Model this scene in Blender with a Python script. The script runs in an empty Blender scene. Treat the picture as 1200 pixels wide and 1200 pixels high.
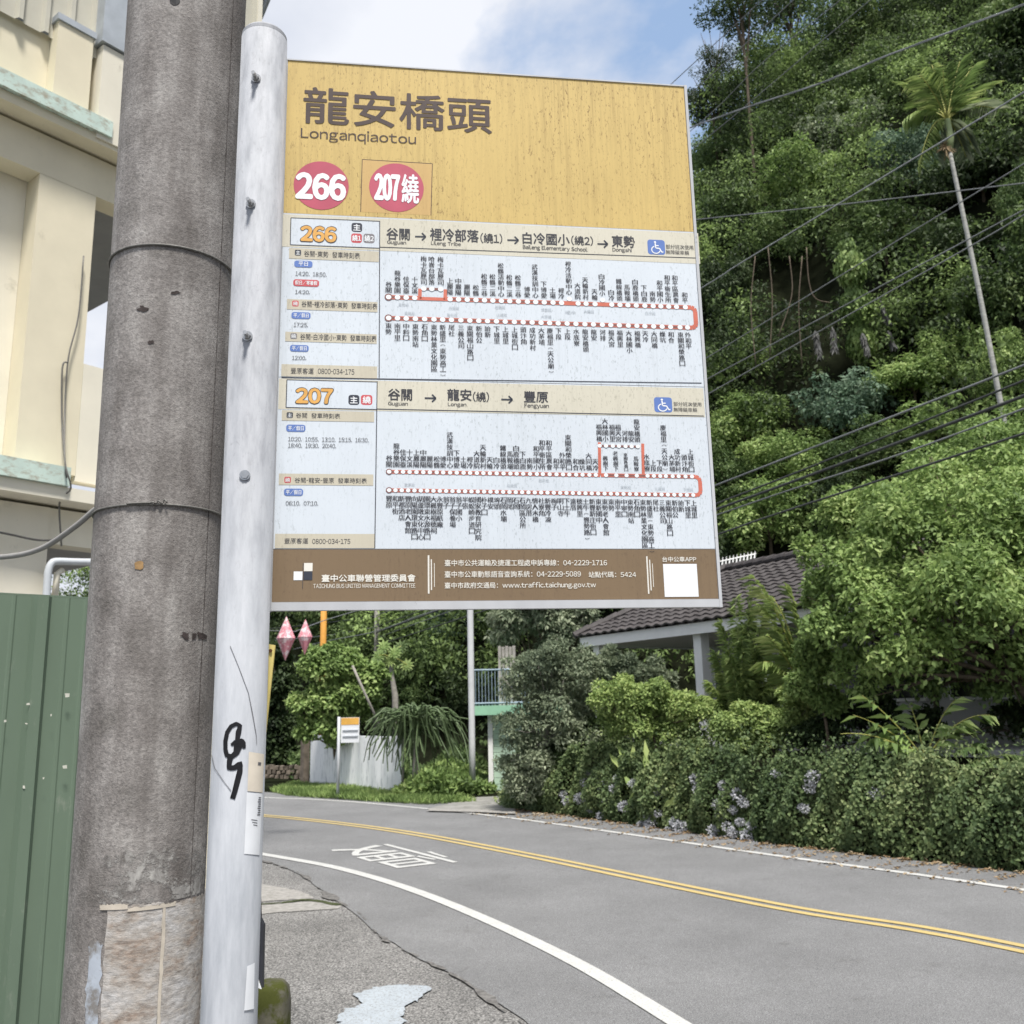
import bpy, bmesh, math, random
import numpy as np
from mathutils import Vector, Matrix

rng = np.random.default_rng(11)
random.seed(11)
PI = math.pi
scene = bpy.context.scene
C = scene.collection

# ------------------------------------------------------------------ camera
F_PX, PITCH, ROLL, EYE = 1100.0, math.radians(11.93), math.radians(-1.33), 1.65
_cp, _sp, _cr, _sr = math.cos(PITCH), math.sin(PITCH), math.cos(ROLL), math.sin(ROLL)
_fw = np.array([0, _cp, _sp]); _r = np.array([1., 0, 0]); _u = np.array([0, -_sp, _cp])
RIGHT = _cr * _r + _sr * _u; UP = -_sr * _r + _cr * _u
O = np.array([0, 0, EYE])
cam_data = bpy.data.cameras.new("camera")
cam = bpy.data.objects.new("camera", cam_data); C.objects.link(cam)
cam_data.sensor_width = 36.0; cam_data.sensor_height = 36.0
cam_data.lens = 36.0 * F_PX / 1200.0
cam_data.clip_start = 0.05; cam_data.clip_end = 3000
cam.matrix_world = Matrix(((RIGHT[0], UP[0], -_fw[0], O[0]), (RIGHT[1], UP[1], -_fw[1], O[1]),
                           (RIGHT[2], UP[2], -_fw[2], O[2]), (0, 0, 0, 1)))
cam_data.dof.use_dof = True
cam_data.dof.focus_distance = 1.5
cam_data.dof.aperture_fstop = 14.0
scene.camera = cam

# ------------------------------------------------------------------ sky, sun, exposure
SUN_EL, SUN_AZ = math.radians(65), math.radians(166)     # azimuth clockwise from +Y
sun_vec = Vector((math.sin(SUN_AZ) * math.cos(SUN_EL), math.cos(SUN_AZ) * math.cos(SUN_EL), math.sin(SUN_EL)))
world = bpy.data.worlds.new("World"); scene.world = world; world.use_nodes = True
wn, wl = world.node_tree.nodes, world.node_tree.links
wn.clear()
w_out = wn.new('ShaderNodeOutputWorld'); w_bg = wn.new('ShaderNodeBackground')
sky = wn.new('ShaderNodeTexSky'); sky.sky_type = 'NISHITA'; sky.sun_disc = False
sky.sun_elevation = SUN_EL; sky.sun_rotation = SUN_AZ
w_tc = wn.new('ShaderNodeTexCoord'); w_sep = wn.new('ShaderNodeSeparateXYZ')
wl.new(w_tc.outputs['Generated'], w_sep.inputs[0])
w_add = wn.new('ShaderNodeMath'); w_add.operation = 'ADD'; w_add.inputs[1].default_value = 0.35
w_abs = wn.new('ShaderNodeMath'); w_abs.operation = 'ABSOLUTE'
wl.new(w_sep.outputs['Z'], w_abs.inputs[0]); wl.new(w_abs.outputs[0], w_add.inputs[0])
w_dx = wn.new('ShaderNodeMath'); w_dx.operation = 'DIVIDE'; w_dy = wn.new('ShaderNodeMath'); w_dy.operation = 'DIVIDE'
wl.new(w_sep.outputs['X'], w_dx.inputs[0]); wl.new(w_add.outputs[0], w_dx.inputs[1])
wl.new(w_sep.outputs['Y'], w_dy.inputs[0]); wl.new(w_add.outputs[0], w_dy.inputs[1])
w_sh = wn.new('ShaderNodeMath'); w_sh.operation = 'ADD'; w_sh.inputs[1].default_value = 0.18; wl.new(w_dx.outputs[0], w_sh.inputs[0])
w_comb = wn.new('ShaderNodeCombineXYZ'); wl.new(w_sh.outputs[0], w_comb.inputs[0]); wl.new(w_dy.outputs[0], w_comb.inputs[1])
w_comb.inputs[2].default_value = 8.8
w_n1 = wn.new('ShaderNodeTexNoise'); w_n1.inputs['Scale'].default_value = 2.3; w_n1.inputs['Detail'].default_value = 7
w_n1.inputs['Roughness'].default_value = 0.55; w_n1.inputs['Distortion'].default_value = 0.25
wl.new(w_comb.outputs[0], w_n1.inputs['Vector'])
w_r1 = wn.new('ShaderNodeValToRGB'); w_r1.color_ramp.elements[0].position = 0.36; w_r1.color_ramp.elements[1].position = 0.47
wl.new(w_n1.outputs['Fac'], w_r1.inputs[0])
w_n2 = wn.new('ShaderNodeTexNoise'); w_n2.inputs['Scale'].default_value = 4.2; w_n2.inputs['Detail'].default_value = 6
wl.new(w_comb.outputs[0], w_n2.inputs['Vector'])
w_r2 = wn.new('ShaderNodeValToRGB')
w_r2.color_ramp.elements[0].position = 0.38; w_r2.color_ramp.elements[0].color = (0.53, 0.565, 0.645, 1)
w_r2.color_ramp.elements[1].position = 0.62; w_r2.color_ramp.elements[1].color = (0.70, 0.72, 0.77, 1)
wl.new(w_n2.outputs['Fac'], w_r2.inputs[0])
w_scale = wn.new('ShaderNodeVectorMath'); w_scale.operation = 'SCALE'; w_scale.inputs['Scale'].default_value = 0.14
wl.new(sky.outputs[0], w_scale.inputs[0])
w_veil = wn.new('ShaderNodeMixRGB'); w_veil.inputs[0].default_value = 0.45
wl.new(w_scale.outputs[0], w_veil.inputs[1]); w_veil.inputs[2].default_value = (0.42, 0.57, 0.80, 1)
w_mix = wn.new('ShaderNodeMixRGB')
wl.new(w_r1.outputs[0], w_mix.inputs[0]); wl.new(w_veil.outputs[0], w_mix.inputs[1]); wl.new(w_r2.outputs[0], w_mix.inputs[2])
wl.new(w_mix.outputs[0], w_bg.inputs[0]); w_bg.inputs[1].default_value = 0.72
wl.new(w_bg.outputs[0], w_out.inputs[0])

sun_data = bpy.data.lights.new("sun", 'SUN'); sun_data.energy = 3.3; sun_data.angle = math.radians(9)
sun_data.color = (1.0, 0.96, 0.90)
sun = bpy.data.objects.new("sun", sun_data); C.objects.link(sun)
sun.rotation_euler = (-sun_vec).to_track_quat('-Z', 'Y').to_euler()
scene.view_settings.view_transform = 'Standard'; scene.view_settings.look = 'None'
scene.view_settings.gamma = 1; scene.view_settings.use_curve_mapping = False
scene.view_settings.exposure = 0.86

# ------------------------------------------------------------------ survey helpers: photo measurements -> places in the world
def ray(x, y): return _fw + RIGHT * (x - 600) / F_PX - UP * (y - 600) / F_PX
def G(x, y, z=0.0):
    d = ray(x, y); return O + d * (z - EYE) / d[2]
def at(x, y, Y):
    d = ray(x, y); return O + d * Y / d[1]
def on_plane(x, y, p, n):
    d = ray(x, y); return O + d * (((p - O) @ n) / (d @ n))
def px_size(n_px, Y): return n_px / F_PX * Y
def srgb(h):
    if isinstance(h, str):
        h = h.lstrip('#'); c = [int(h[i:i+2], 16) / 255 for i in (0, 2, 4)]
        c = [v / 12.92 if v <= 0.04045 else ((v + 0.055) / 1.055) ** 2.4 for v in c]
        return tuple(c) + (1,)
    return tuple(h) + (1,)

# ------------------------------------------------------------------ materials
def newmat(name):
    m = bpy.data.materials.new(name); m.use_nodes = True
    nt = m.node_tree; b = nt.nodes['Principled BSDF']
    return m, nt, b
def ramp(nt, stops):
    r = nt.nodes.new('ShaderNodeValToRGB'); e = r.color_ramp.elements
    e[0].position, e[0].color = stops[0][0], srgb(stops[0][1])
    e[1].position, e[1].color = stops[-1][0], srgb(stops[-1][1])
    for p, c in stops[1:-1]:
        k = e.new(p); k.color = srgb(c)
    return r
def noise(nt, scale, detail=4, rough=0.6, vec=(1, 1, 1), dist=0.0, offset=(0, 0, 0)):
    tc = nt.nodes.new('ShaderNodeTexCoord'); mp = nt.nodes.new('ShaderNodeMapping'); n = nt.nodes.new('ShaderNodeTexNoise')
    mp.inputs['Scale'].default_value = vec; mp.inputs['Location'].default_value = offset
    n.inputs['Scale'].default_value = scale; n.inputs['Detail'].default_value = detail
    n.inputs['Roughness'].default_value = rough; n.inputs['Distortion'].default_value = dist
    nt.links.new(tc.outputs['Object'], mp.inputs[0]); nt.links.new(mp.outputs[0], n.inputs['Vector'])
    return n
def mixc(nt, fac, a, b, mode='MIX'):
    m = nt.nodes.new('ShaderNodeMixRGB'); m.blend_type = mode
    for i, v in ((0, fac), (1, a), (2, b)):
        if hasattr(v, 'links') or hasattr(v, 'is_linked'): nt.links.new(v, m.inputs[i])
        elif i == 0: m.inputs[0].default_value = v
        else: m.inputs[i].default_value = srgb(v)
    return m.outputs[0]
def bump(nt, b, h, strength=0.3, dist=0.01):
    bp = nt.nodes.new('ShaderNodeBump'); bp.inputs['Strength'].default_value = strength; bp.inputs['Distance'].default_value = dist
    nt.links.new(h, bp.inputs['Height']); nt.links.new(bp.outputs[0], b.inputs['Normal'])
def plain(name, col, rough=0.6, metal=0.0, var=0.12, scale=8, bmp=0.0, vec=(1, 1, 1), dirt=None, spec=0.3, dirt_lo=0.6, dirt_hi=0.75, dirt_scale=14, dirt_vec=(1, 1, 1)):
    """colour with a soft variation, optional dirt flecks"""
    m, nt, b = newmat(name)
    c = srgb(col)[:3]
    n = noise(nt, scale, 5, 0.6, vec)
    r = ramp(nt, [(0.3, tuple(v * (1 - var) for v in c)), (0.7, tuple(min(1, v * (1 + var)) for v in c))])
    nt.links.new(n.outputs['Fac'], r.inputs[0]); o = r.outputs[0]
    if dirt is not None:
        n2 = noise(nt, dirt_scale, 6, 0.7, dirt_vec, offset=(3, 7, 1))
        r2 = ramp(nt, [(dirt_lo, (0, 0, 0)), (dirt_hi, (1, 1, 1))]); nt.links.new(n2.outputs['Fac'], r2.inputs[0])
        o = mixc(nt, r2.outputs[0], o, dirt)
    nt.links.new(o, b.inputs['Base Color'])
    b.inputs['Roughness'].default_value = rough; b.inputs['Metallic'].default_value = metal; b.inputs['Specular IOR Level'].default_value = spec
    if bmp: bump(nt, b, n.outputs['Fac'], bmp)
    return m
def leafmat(name, cols, rough=0.58, trans=0.36, patch=1.2, spec=0.28, gain=1.5):
    """foliage: every leaf its own tone, larger clumps of tone across the plant"""
    m, nt, b = newmat(name)
    g = nt.nodes.new('ShaderNodeNewGeometry')
    st = [(i / (len(cols) - 1), c) for i, c in enumerate(cols)]
    r = ramp(nt, st)
    n = noise(nt, patch, 3, 0.5)
    ma = nt.nodes.new('ShaderNodeMath'); ma.operation = 'MULTIPLY_ADD'; ma.inputs[1].default_value = 0.55; ma.inputs[2].default_value = -0.02
    mb = nt.nodes.new('ShaderNodeMath'); mb.operation = 'MULTIPLY_ADD'; mb.inputs[1].default_value = gain; mb.inputs[2].default_value = 0.25 - gain / 2
    nt.links.new(g.outputs['Random Per Island'], ma.inputs[0])
    nt.links.new(n.outputs['Fac'], mb.inputs[0])
    ad = nt.nodes.new('ShaderNodeMath'); ad.operation = 'ADD'; ad.use_clamp = True
    nt.links.new(ma.outputs[0], ad.inputs[0]); nt.links.new(mb.outputs[0], ad.inputs[1])
    nt.links.new(ad.outputs[0], r.inputs[0])
    nt.links.new(r.outputs[0], b.inputs['Base Color'])
    b.inputs['Roughness'].default_value = rough; b.inputs['Specular IOR Level'].default_value = spec
    tr = nt.nodes.new('ShaderNodeBsdfTranslucent')
    tcol = mixc(nt, 0.5, r.outputs[0], (0.25, 0.35, 0.05), 'MULTIPLY'); tcol = r.outputs[0]
    nt.links.new(tcol, tr.inputs[0])
    mx = nt.nodes.new('ShaderNodeMixShader'); mx.inputs[0].default_value = trans
    out = nt.nodes['Material Output']
    nt.links.new(b.outputs[0], mx.inputs[1]); nt.links.new(tr.outputs[0], mx.inputs[2]); nt.links.new(mx.outputs[0], out.inputs[0])
    return m

# ------------------------------------------------------------------ objects and meshes
class MB:
    def __init__(s): s.v = []; s.f = []
    def add(s, vs, fs):
        k = len(s.v); s.v += [tuple(map(float, p)) for p in vs]; s.f += [tuple(i + k for i in f) for f in fs]; return s
    def quad(s, a, b, c, d): return s.add([a, b, c, d], [(0, 1, 2, 3)])
    def hexa(s, p):      # 8 points: bottom 4 then top 4
        return s.add(p, [(3, 2, 1, 0), (4, 5, 6, 7), (0, 1, 5, 4), (1, 2, 6, 5), (2, 3, 7, 6), (3, 0, 4, 7)])
    def box(s, x0, x1, y0, y1, z0, z1):
        return s.hexa([(x0, y0, z0), (x1, y0, z0), (x1, y1, z0), (x0, y1, z0), (x0, y0, z1), (x1, y0, z1), (x1, y1, z1), (x0, y1, z1)])
    def obox(s, o, ex, ey, ez):
        o, ex, ey, ez = map(np.asarray, (o, ex, ey, ez))
        return s.hexa([o, o + ex, o + ex + ey, o + ey, o + ez, o + ex + ez, o + ex + ey + ez, o + ey + ez])
    def tube(s, pts, r, n=8, caps=True):
        pts = [np.asarray(p, float) for p in pts]; m = len(pts)
        rs = r if hasattr(r, '__len__') else [r] * m
        k0 = len(s.v); u = None
        for i, p in enumerate(pts):
            t = pts[min(i + 1, m - 1)] - pts[max(i - 1, 0)]; t = t / (np.linalg.norm(t) + 1e-12)
            if u is None:
                u = np.cross(t, [0, 0, 1.0]);
                if np.linalg.norm(u) < 1e-3: u = np.cross(t, [0, 1.0, 0])
            u = u - t * (u @ t); u /= np.linalg.norm(u); w = np.cross(t, u)
            for j in range(n):
                a = 2 * PI * j / n; s.v.append(tuple(p + rs[i] * (math.cos(a) * u + math.sin(a) * w)))
        for i in range(m - 1):
            for j in range(n):
                a, b = k0 + i * n + j, k0 + i * n + (j + 1) % n
                s.f.append((a, b, b + n, a + n))
        if caps:
            s.f.append(tuple(k0 + j for j in range(n))[::-1]); s.f.append(tuple(k0 + (m - 1) * n + j for j in range(n)))
        return s
    def prism(s, poly, z0, z1):
        n = len(poly)
        return s.add([(x, y, z0) for x, y in poly] + [(x, y, z1) for x, y in poly],
                     [tuple(range(n))[::-1], tuple(range(n, 2 * n))] + [(i, (i + 1) % n, n + (i + 1) % n, n + i) for i in range(n)])

def root_of(p):
    while p.parent: p = p.parent
    return p
def link(name, me, mat, parent=None, smooth=False):
    if mat is not None: me.materials.append(mat)
    o = bpy.data.objects.new(name, me); C.objects.link(o)
    if parent is not None:
        o.parent = parent
    if smooth:
        me.polygons.foreach_set('use_smooth', [len(p.vertices) <= 4 for p in me.polygons])
    return o
def obj(name, mb, mat, parent=None, smooth=False, flip=False):
    """one mesh object from world coordinates; under a thing, coordinates are taken relative to that thing's base"""
    me = bpy.data.meshes.new(name)
    off = np.array(root_of(parent).location) if parent is not None else np.zeros(3)
    v = np.array(mb.v, float) - off
    me.from_pydata(v.tolist(), [], mb.f); me.update()
    if flip: me.flip_normals()
    return link(name, me, mat, parent, smooth)
def obj_np(name, v, tris, mat, parent=None, smooth=False, local=False):
    me = bpy.data.meshes.new(name)
    off = np.array(root_of(parent).location) if (parent is not None and not local) else np.zeros(3)
    v = np.asarray(v, np.float32) - off.astype(np.float32); tris = np.asarray(tris, np.int32)
    k = tris.shape[1]
    me.vertices.add(len(v)); me.vertices.foreach_set('co', v.ravel())
    me.loops.add(tris.size); me.loops.foreach_set('vertex_index', tris.ravel())
    me.polygons.add(len(tris)); me.polygons.foreach_set('loop_start', np.arange(len(tris), dtype=np.int32) * k)
    me.update(calc_edges=True)
    return link(name, me, mat, parent, smooth)
def tag(o, label=None, cat=None, group=None, kind=None):
    if label: o['label'] = label
    if cat: o['category'] = cat
    if group: o['group'] = group
    if kind: o['kind'] = kind
    return o
def thing(name, loc, label, cat, group=None):
    o = bpy.data.objects.new(name, None); o.location = tuple(map(float, loc)); C.objects.link(o)
    o.empty_display_size = 0.2
    return tag(o, label, cat, group)
def struct(o): o['kind'] = 'structure'; return o
def stuff(o): o['kind'] = 'stuff'; return o

def nrm(a): return a / (np.linalg.norm(a, axis=-1, keepdims=True) + 1e-9)
def leaves(P, T, N, L, W, fold=0.12, droop=0.15):
    """folded two-face leaves; P base, T axis, N face normal; L, W arrays or numbers"""
    n = len(P); L = np.broadcast_to(np.asarray(L, float), (n,))[:, None]; W = np.broadcast_to(np.asarray(W, float), (n,))[:, None]
    T = nrm(T); B = nrm(np.cross(N, T)); N = np.cross(T, B)
    v = np.empty((n, 4, 3))
    v[:, 0] = P; v[:, 1] = P + T * L * 0.42 + B * W / 2 + N * W * fold
    v[:, 2] = P + T * L - N * L * droop; v[:, 3] = P + T * L * 0.42 - B * W / 2 + N * W * fold
    k = np.arange(n)[:, None] * 4
    t = np.concatenate([k + np.array([[0, 1, 2]]), k + np.array([[0, 2, 3]])], 1).reshape(-1, 3)
    return v.reshape(-1, 3), t
def merge(parts):
    vs, ts, k = [], [], 0
    for v, t in parts: vs.append(v); ts.append(t + k); k += len(v)
    return np.concatenate(vs), np.concatenate(ts)
def sph(n):
    d = rng.normal(size=(n, 3)); return nrm(d)
def canopy(cent, rad, n, L, W, squash=0.8, down=0.35, up=0.5, shell=(0.72, 1.06), bottom=0.25):
    """leaves on the outer shells of many overlapping clumps"""
    cent = np.asarray(cent, float); rad = np.asarray(rad, float)
    p = rad ** 2; p = p / p.sum(); i = rng.choice(len(cent), n, p=p)
    d = sph(n); lo = d[:, 2] < -0.2; flip = lo & (rng.random(n) > bottom); d[flip, 2] *= -1
    r = rad[i][:, None] * rng.uniform(shell[0], shell[1], (n, 1))
    P = cent[i] + d * r * np.array([1, 1, squash])
    T = sph(n) * 0.9 + d * 0.5 + np.array([0, 0, -down]); N = d * 0.6 + np.array([0, 0, up]) + sph(n) * 0.45
    s = rng.uniform(0.65, 1.25, n)
    return leaves(P, T, N, L * s, W * s)
def clumps_in(center, rx, ry, rz, n, rmin, rmax, shell=0.55):
    d = sph(n); u = rng.uniform(shell, 1.0, (n, 1))
    d[:, 2] = np.where(d[:, 2] < -0.35, -d[:, 2], d[:, 2])
    c = np.asarray(center) + d * u * np.array([rx, ry, rz])
    return c, rng.uniform(rmin, rmax, n) * min(rx, rz)

# ------------------------------------------------------------------ terrain, road, pavement
FOOT = np.array([(70, -30), (40, 2), (20, 13), (12, 20), (6.5, 24.5), (0, 26), (-6, 31), (-18, 42), (-60, 60), (-200, 90)], float)
def foot_dist(x, y):
    x = np.asarray(x, float); y = np.asarray(y, float); best = np.full(x.shape, 1e9); sgn = np.ones(x.shape)
    for a, b in zip(FOOT[:-1], FOOT[1:]):
        d = b - a; L2 = d @ d
        t = np.clip(((x - a[0]) * d[0] + (y - a[1]) * d[1]) / L2, 0, 1)
        qx, qy = a[0] + t * d[0], a[1] + t * d[1]; dd = np.hypot(x - qx, y - qy)
        s = -np.sign(d[0] * (y - a[1]) - d[1] * (x - a[0]))
        m = dd < best - 1e-9; best = np.where(m, dd, best); sgn = np.where(m, s, sgn)
    return best * sgn
_az = np.array([-3.2, -1.2, -.6, -.3, -.1, .05, .14, .2, .27, .36, .6, 1.2, 3.2]); _hm = np.array([5, 6, 7, 8, 10, 13, 19, 30, 42, 50, 62, 60, 20.])
def hill(x, y):
    x = np.asarray(x, float); y = np.asarray(y, float)
    d = foot_dist(x, y); hm = np.interp(np.arctan2(x, y), _az, _hm)
    h = hm * (1 - np.exp(-2.3 * np.maximum(d, 0) / hm))
    w = np.clip(d / 4, 0, 1)
    return h + w * (0.6 * np.sin(x * 0.9 + y * 0.4) + 0.5 * np.sin(y * 0.8 - x * 0.5 + 2) + 0.8 * np.sin(x * 0.23 + 1) * np.sin(y * 0.27))
def hit_hill(px, py):
    d = ray(px, py); t = np.linspace(14, 110, 500); p = O + d[None] * (t / d[1])[:, None]
    k = np.nonzero(p[:, 2] < hill(p[:, 0], p[:, 1]))[0]
    return p[k[0]] if len(k) else None

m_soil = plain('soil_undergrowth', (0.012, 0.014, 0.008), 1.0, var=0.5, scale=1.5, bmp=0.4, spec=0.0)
gx = np.sinh(np.linspace(-4.2, 4.2, 150)) / math.sinh(4.2) * 900; gx2 = np.sort(np.concatenate([gx, np.arange(-40, 50, 1.7)]))
gy = np.sort(np.concatenate([np.sinh(np.linspace(-4.2, 4.2, 120)) / math.sinh(4.2) * 900, np.arange(10, 90, 1.7)]))
X, Y = np.meshgrid(gx2, gy); Z = hill(X, Y) - 0.02
V = np.stack([X, Y, Z], -1).reshape(-1, 3); nx = len(gx2)
ii, jj = np.meshgrid(np.arange(nx - 1), np.arange(len(gy) - 1)); k = (jj * nx + ii).ravel()
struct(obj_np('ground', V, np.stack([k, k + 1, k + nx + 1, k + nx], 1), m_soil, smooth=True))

def spline(pts, n=10):
    pts = [np.asarray(p, float)[:2] for p in pts]; P = [2 * pts[0] - pts[1]] + pts + [2 * pts[-1] - pts[-2]]; out = []
    for i in range(1, len(P) - 2):
        for t in np.linspace(0, 1, n, endpoint=False):
            a, b, c, d = P[i - 1:i + 3]
            out.append(0.5 * ((2 * b) + (c - a) * t + (2 * a - 5 * b + 4 * c - d) * t * t + (3 * b - a - 3 * c + d) * t ** 3))
    out.append(pts[-1]); return np.array(out)
def g2(*q): return G(*q)[:2]
edge_near = spline([(4.6, -9), (2.9, -1.5), (1.8, 2.4), g2(790, 1200), g2(640, 1113), g2(500, 1051), g2(400, 1020), g2(310, 1003), (-4.7, 13.5), (-8.5, 15.6), (-14, 17.2), (-30, 19)])
line_mid = spline([(9.8, -9), (7.6, -2.5), (5.6, 2.4), g2(1200, 1115), g2(900, 1062), g2(600, 1000), g2(450, 973), g2(310, 957), (-7.4, 18.6), (-13, 20.8), (-30, 23)])
line_far = spline([(13.5, -9), (10.6, -2), (8.2, 2.6), g2(1200, 1045), g2(900, 1003), g2(600, 960), g2(440, 943), g2(370, 938), g2(320, 936), (-8.5, 21.9), (-15, 24.3), (-30, 26.5)])
bank_foot = spline([(15.5, -9), (12, -2), (9.0, 3.0), (6.6, 6.6), g2(1200, 1025), g2(900, 990), g2(700, 962), g2(590, 948)])
crack = spline([(4.0, -9), (2.2, -1.5), (1.1, 2.4), (0.35, 4.6), g2(570, 1170), g2(500, 1130), g2(450, 1100), g2(400, 1060), g2(310, 1010), (-4.9, 12.6), (-8.6, 14.8), (-14, 16.4), (-30, 18.2)])
def normals2(L):
    t = np.gradient(L, axis=0); t = t / np.linalg.norm(t, axis=1, keepdims=True); return np.stack([-t[:, 1], t[:, 0]], 1)
def strip(L, off0, off1, z, mb=None, jag=0.0):
    mb = mb or MB(); n = normals2(L); j0 = rng.uniform(-jag, jag, len(L)); j1 = rng.uniform(-jag, jag, len(L))
    a = L + n * (off0 + j0)[:, None]; b = L + n * (off1 + j1)[:, None]
    mb.add([(*p, z) for p in a] + [(*p, z) for p in b], [(i + 1, i, len(L) + i, len(L) + i + 1) for i in range(len(L) - 1)])
    return mb
def resample(L, step):
    s = np.concatenate([[0], np.cumsum(np.linalg.norm(np.diff(L, axis=0), axis=1))]); q = np.arange(0, s[-1], step)
    return np.stack([np.interp(q, s, L[:, 0]), np.interp(q, s, L[:, 1])], 1)

def asphalt(name, base, grain, spread=0.25, stain=0.12, pebble=150):
    m, nt, b = newmat(name)
    n1 = noise(nt, pebble, 2, 0.7); r1 = ramp(nt, [(0.3, tuple(v * (1 - spread) for v in base)), (0.5, base), (0.72, tuple(min(1, v * (1 + spread * 1.6)) for v in base))])
    nt.links.new(n1.outputs['Fac'], r1.inputs[0])
    n2 = noise(nt, 0.9, 6, 0.6); r2 = ramp(nt, [(0.3, (1 - stain * 2,) * 3), (0.7, (1 + 0 * stain,) * 3)]); nt.links.new(n2.outputs['Fac'], r2.inputs[0])
    n3 = noise(nt, 24, 4, 0.7); r3 = ramp(nt, [(0.3, (0.86,) * 3), (0.7, (1.0,) * 3)]); nt.links.new(n3.outputs['Fac'], r3.inputs[0])
    o = mixc(nt, 1.0, r1.outputs[0], r2.outputs[0], 'MULTIPLY'); o = mixc(nt, 1.0, o, r3.outputs[0], 'MULTIPLY')
    n4 = noise(nt, 3.2, 5, 0.75, offset=(4, 1, 0), dist=0.8); r4 = ramp(nt, [(0.60, (1, 1, 1)), (0.70, (0.80, 0.79, 0.78))]); nt.links.new(n4.outputs['Fac'], r4.inputs[0]); o = mixc(nt, 1.0, o, r4.outputs[0], 'MULTIPLY')
    nt.links.new(o, b.inputs['Base Color']); b.inputs['Roughness'].default_value = 0.85
    bump(nt, b, n1.outputs['Fac'], grain, 0.006)
    return m
m_road = asphalt('road_asphalt', (0.196, 0.197, 0.200), 0.9, 0.62, 0.13)
m_shoulder = asphalt('coarse_shoulder_asphalt', (0.205, 0.200, 0.193), 1.0, 0.95, 0.2, 75)
# road surface between the crack and the bank, one sheet
mb = MB(); A_ = resample(crack, .35)
jagn = normals2(A_) * rng.normal(0, 0.018, (len(A_), 1)); A_ = A_ + jagn
F_ = resample(spline(list(bank_foot[::10]) + [g2(560, 946), (-2.0, 19.0), (-4.4, 20.6), (-6.2, 21.9), (-10, 24), (-16, 26), (-30, 28)]), .35)
n_ = 200
def by_frac(L, n):
    q = np.linspace(0, len(L) - 1, n); return np.stack([np.interp(q, np.arange(len(L)), L[:, 0]), np.interp(q, np.arange(len(L)), L[:, 1])], 1)
a, b = by_frac(A_, n_), by_frac(F_, n_)
cols_ = 5; vs = []
for t in np.linspace(0, 1, cols_): vs += [(*(a[i] * (1 - t) + b[i] * t), 0.012) for i in range(n_)]
mb.add(vs, [(c * n_ + i + 1, c * n_ + i, (c + 1) * n_ + i, (c + 1) * n_ + i + 1) for c in range(cols_ - 1) for i in range(n_ - 1)])
struct(obj('road', mb, m_road, flip=True))
for o_ in [bpy.data.objects['road']]:
    if o_.data.polygons[0].normal.z < 0: o_.data.flip_normals()
def up(o):
    if sum(p.normal.z for p in o.data.polygons) < 0: o.data.flip_normals()
    return o
# pavement on the camera's side
mb = MB(); A2 = by_frac(resample(crack, .3), 160)
mb.add([(*(p + np.array([0.5, 0.2])), 0.004) for p in A2] + [(p[0] - 14, p[1] - 3, 0.004) for p in A2], [(i + 1, i, 160 + i, 161 + i) for i in range(159)])
up(struct(obj('pavement', mb, m_shoulder)))
# dark irregular joint between old shoulder and road
m_crack = plain('dark_joint', (0.13, 0.125, 0.12), 0.95, var=0.5, scale=30)
Lc = resample(crack, 0.07); Lc = Lc + normals2(Lc) * (0.02 * np.sin(np.arange(len(Lc)) * 0.21) + rng.normal(0, 0.006, len(Lc)))[:, None]
mb = MB(); n2_ = normals2(Lc); w = np.maximum(0.001, np.abs(np.convolve(rng.normal(0, 1, len(Lc)), np.ones(5) / 5, 'same')) * 0.05 - 0.004)
mb.add([(*p, 0.016) for p in Lc - n2_ * w[:, None]] + [(*p, 0.016) for p in Lc + n2_ * w[:, None]], [(i + 1, i, len(Lc) + i, len(Lc) + i + 1) for i in range(len(Lc) - 1) if w[i] > 0.005])
up(struct(obj('pavement_crack', mb, m_crack)))

def paint(name, col, wear=0.54):
    m, nt, b = newmat(name)
    n = noise(nt, 60, 6, 0.75); r = ramp(nt, [(wear, col), (wear + 0.12, (0.22, 0.22, 0.21))]); nt.links.new(n.outputs['Fac'], r.inputs[0])
    n3 = noise(nt, 6, 4, 0.6); r3 = ramp(nt, [(0.3, (0.86,) * 3), (0.7, (1.0,) * 3)]); nt.links.new(n3.outputs['Fac'], r3.inputs[0])
    nt.links.new(mixc(nt, 1.0, r.outputs[0], r3.outputs[0], 'MULTIPLY'), b.inputs['Base Color']); b.inputs['Roughness'].default_value = 0.7
    return m
m_white = paint('white_road_paint', (0.50, 0.50, 0.485)); m_yellow = paint('yellow_road_paint', (0.50, 0.38, 0.15))
up(struct(obj('edge_line', strip(edge_near, -0.06, 0.06, 0.018), m_white)))
up(struct(obj('edge_line', strip(line_far, -0.05, 0.05, 0.018), m_white)))
up(struct(obj('centre_line', strip(line_mid, 0.035, 0.112, 0.018), m_yellow)))
up(struct(obj('centre_line', strip(line_mid, -0.112, -0.035, 0.018), m_yellow)))
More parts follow.
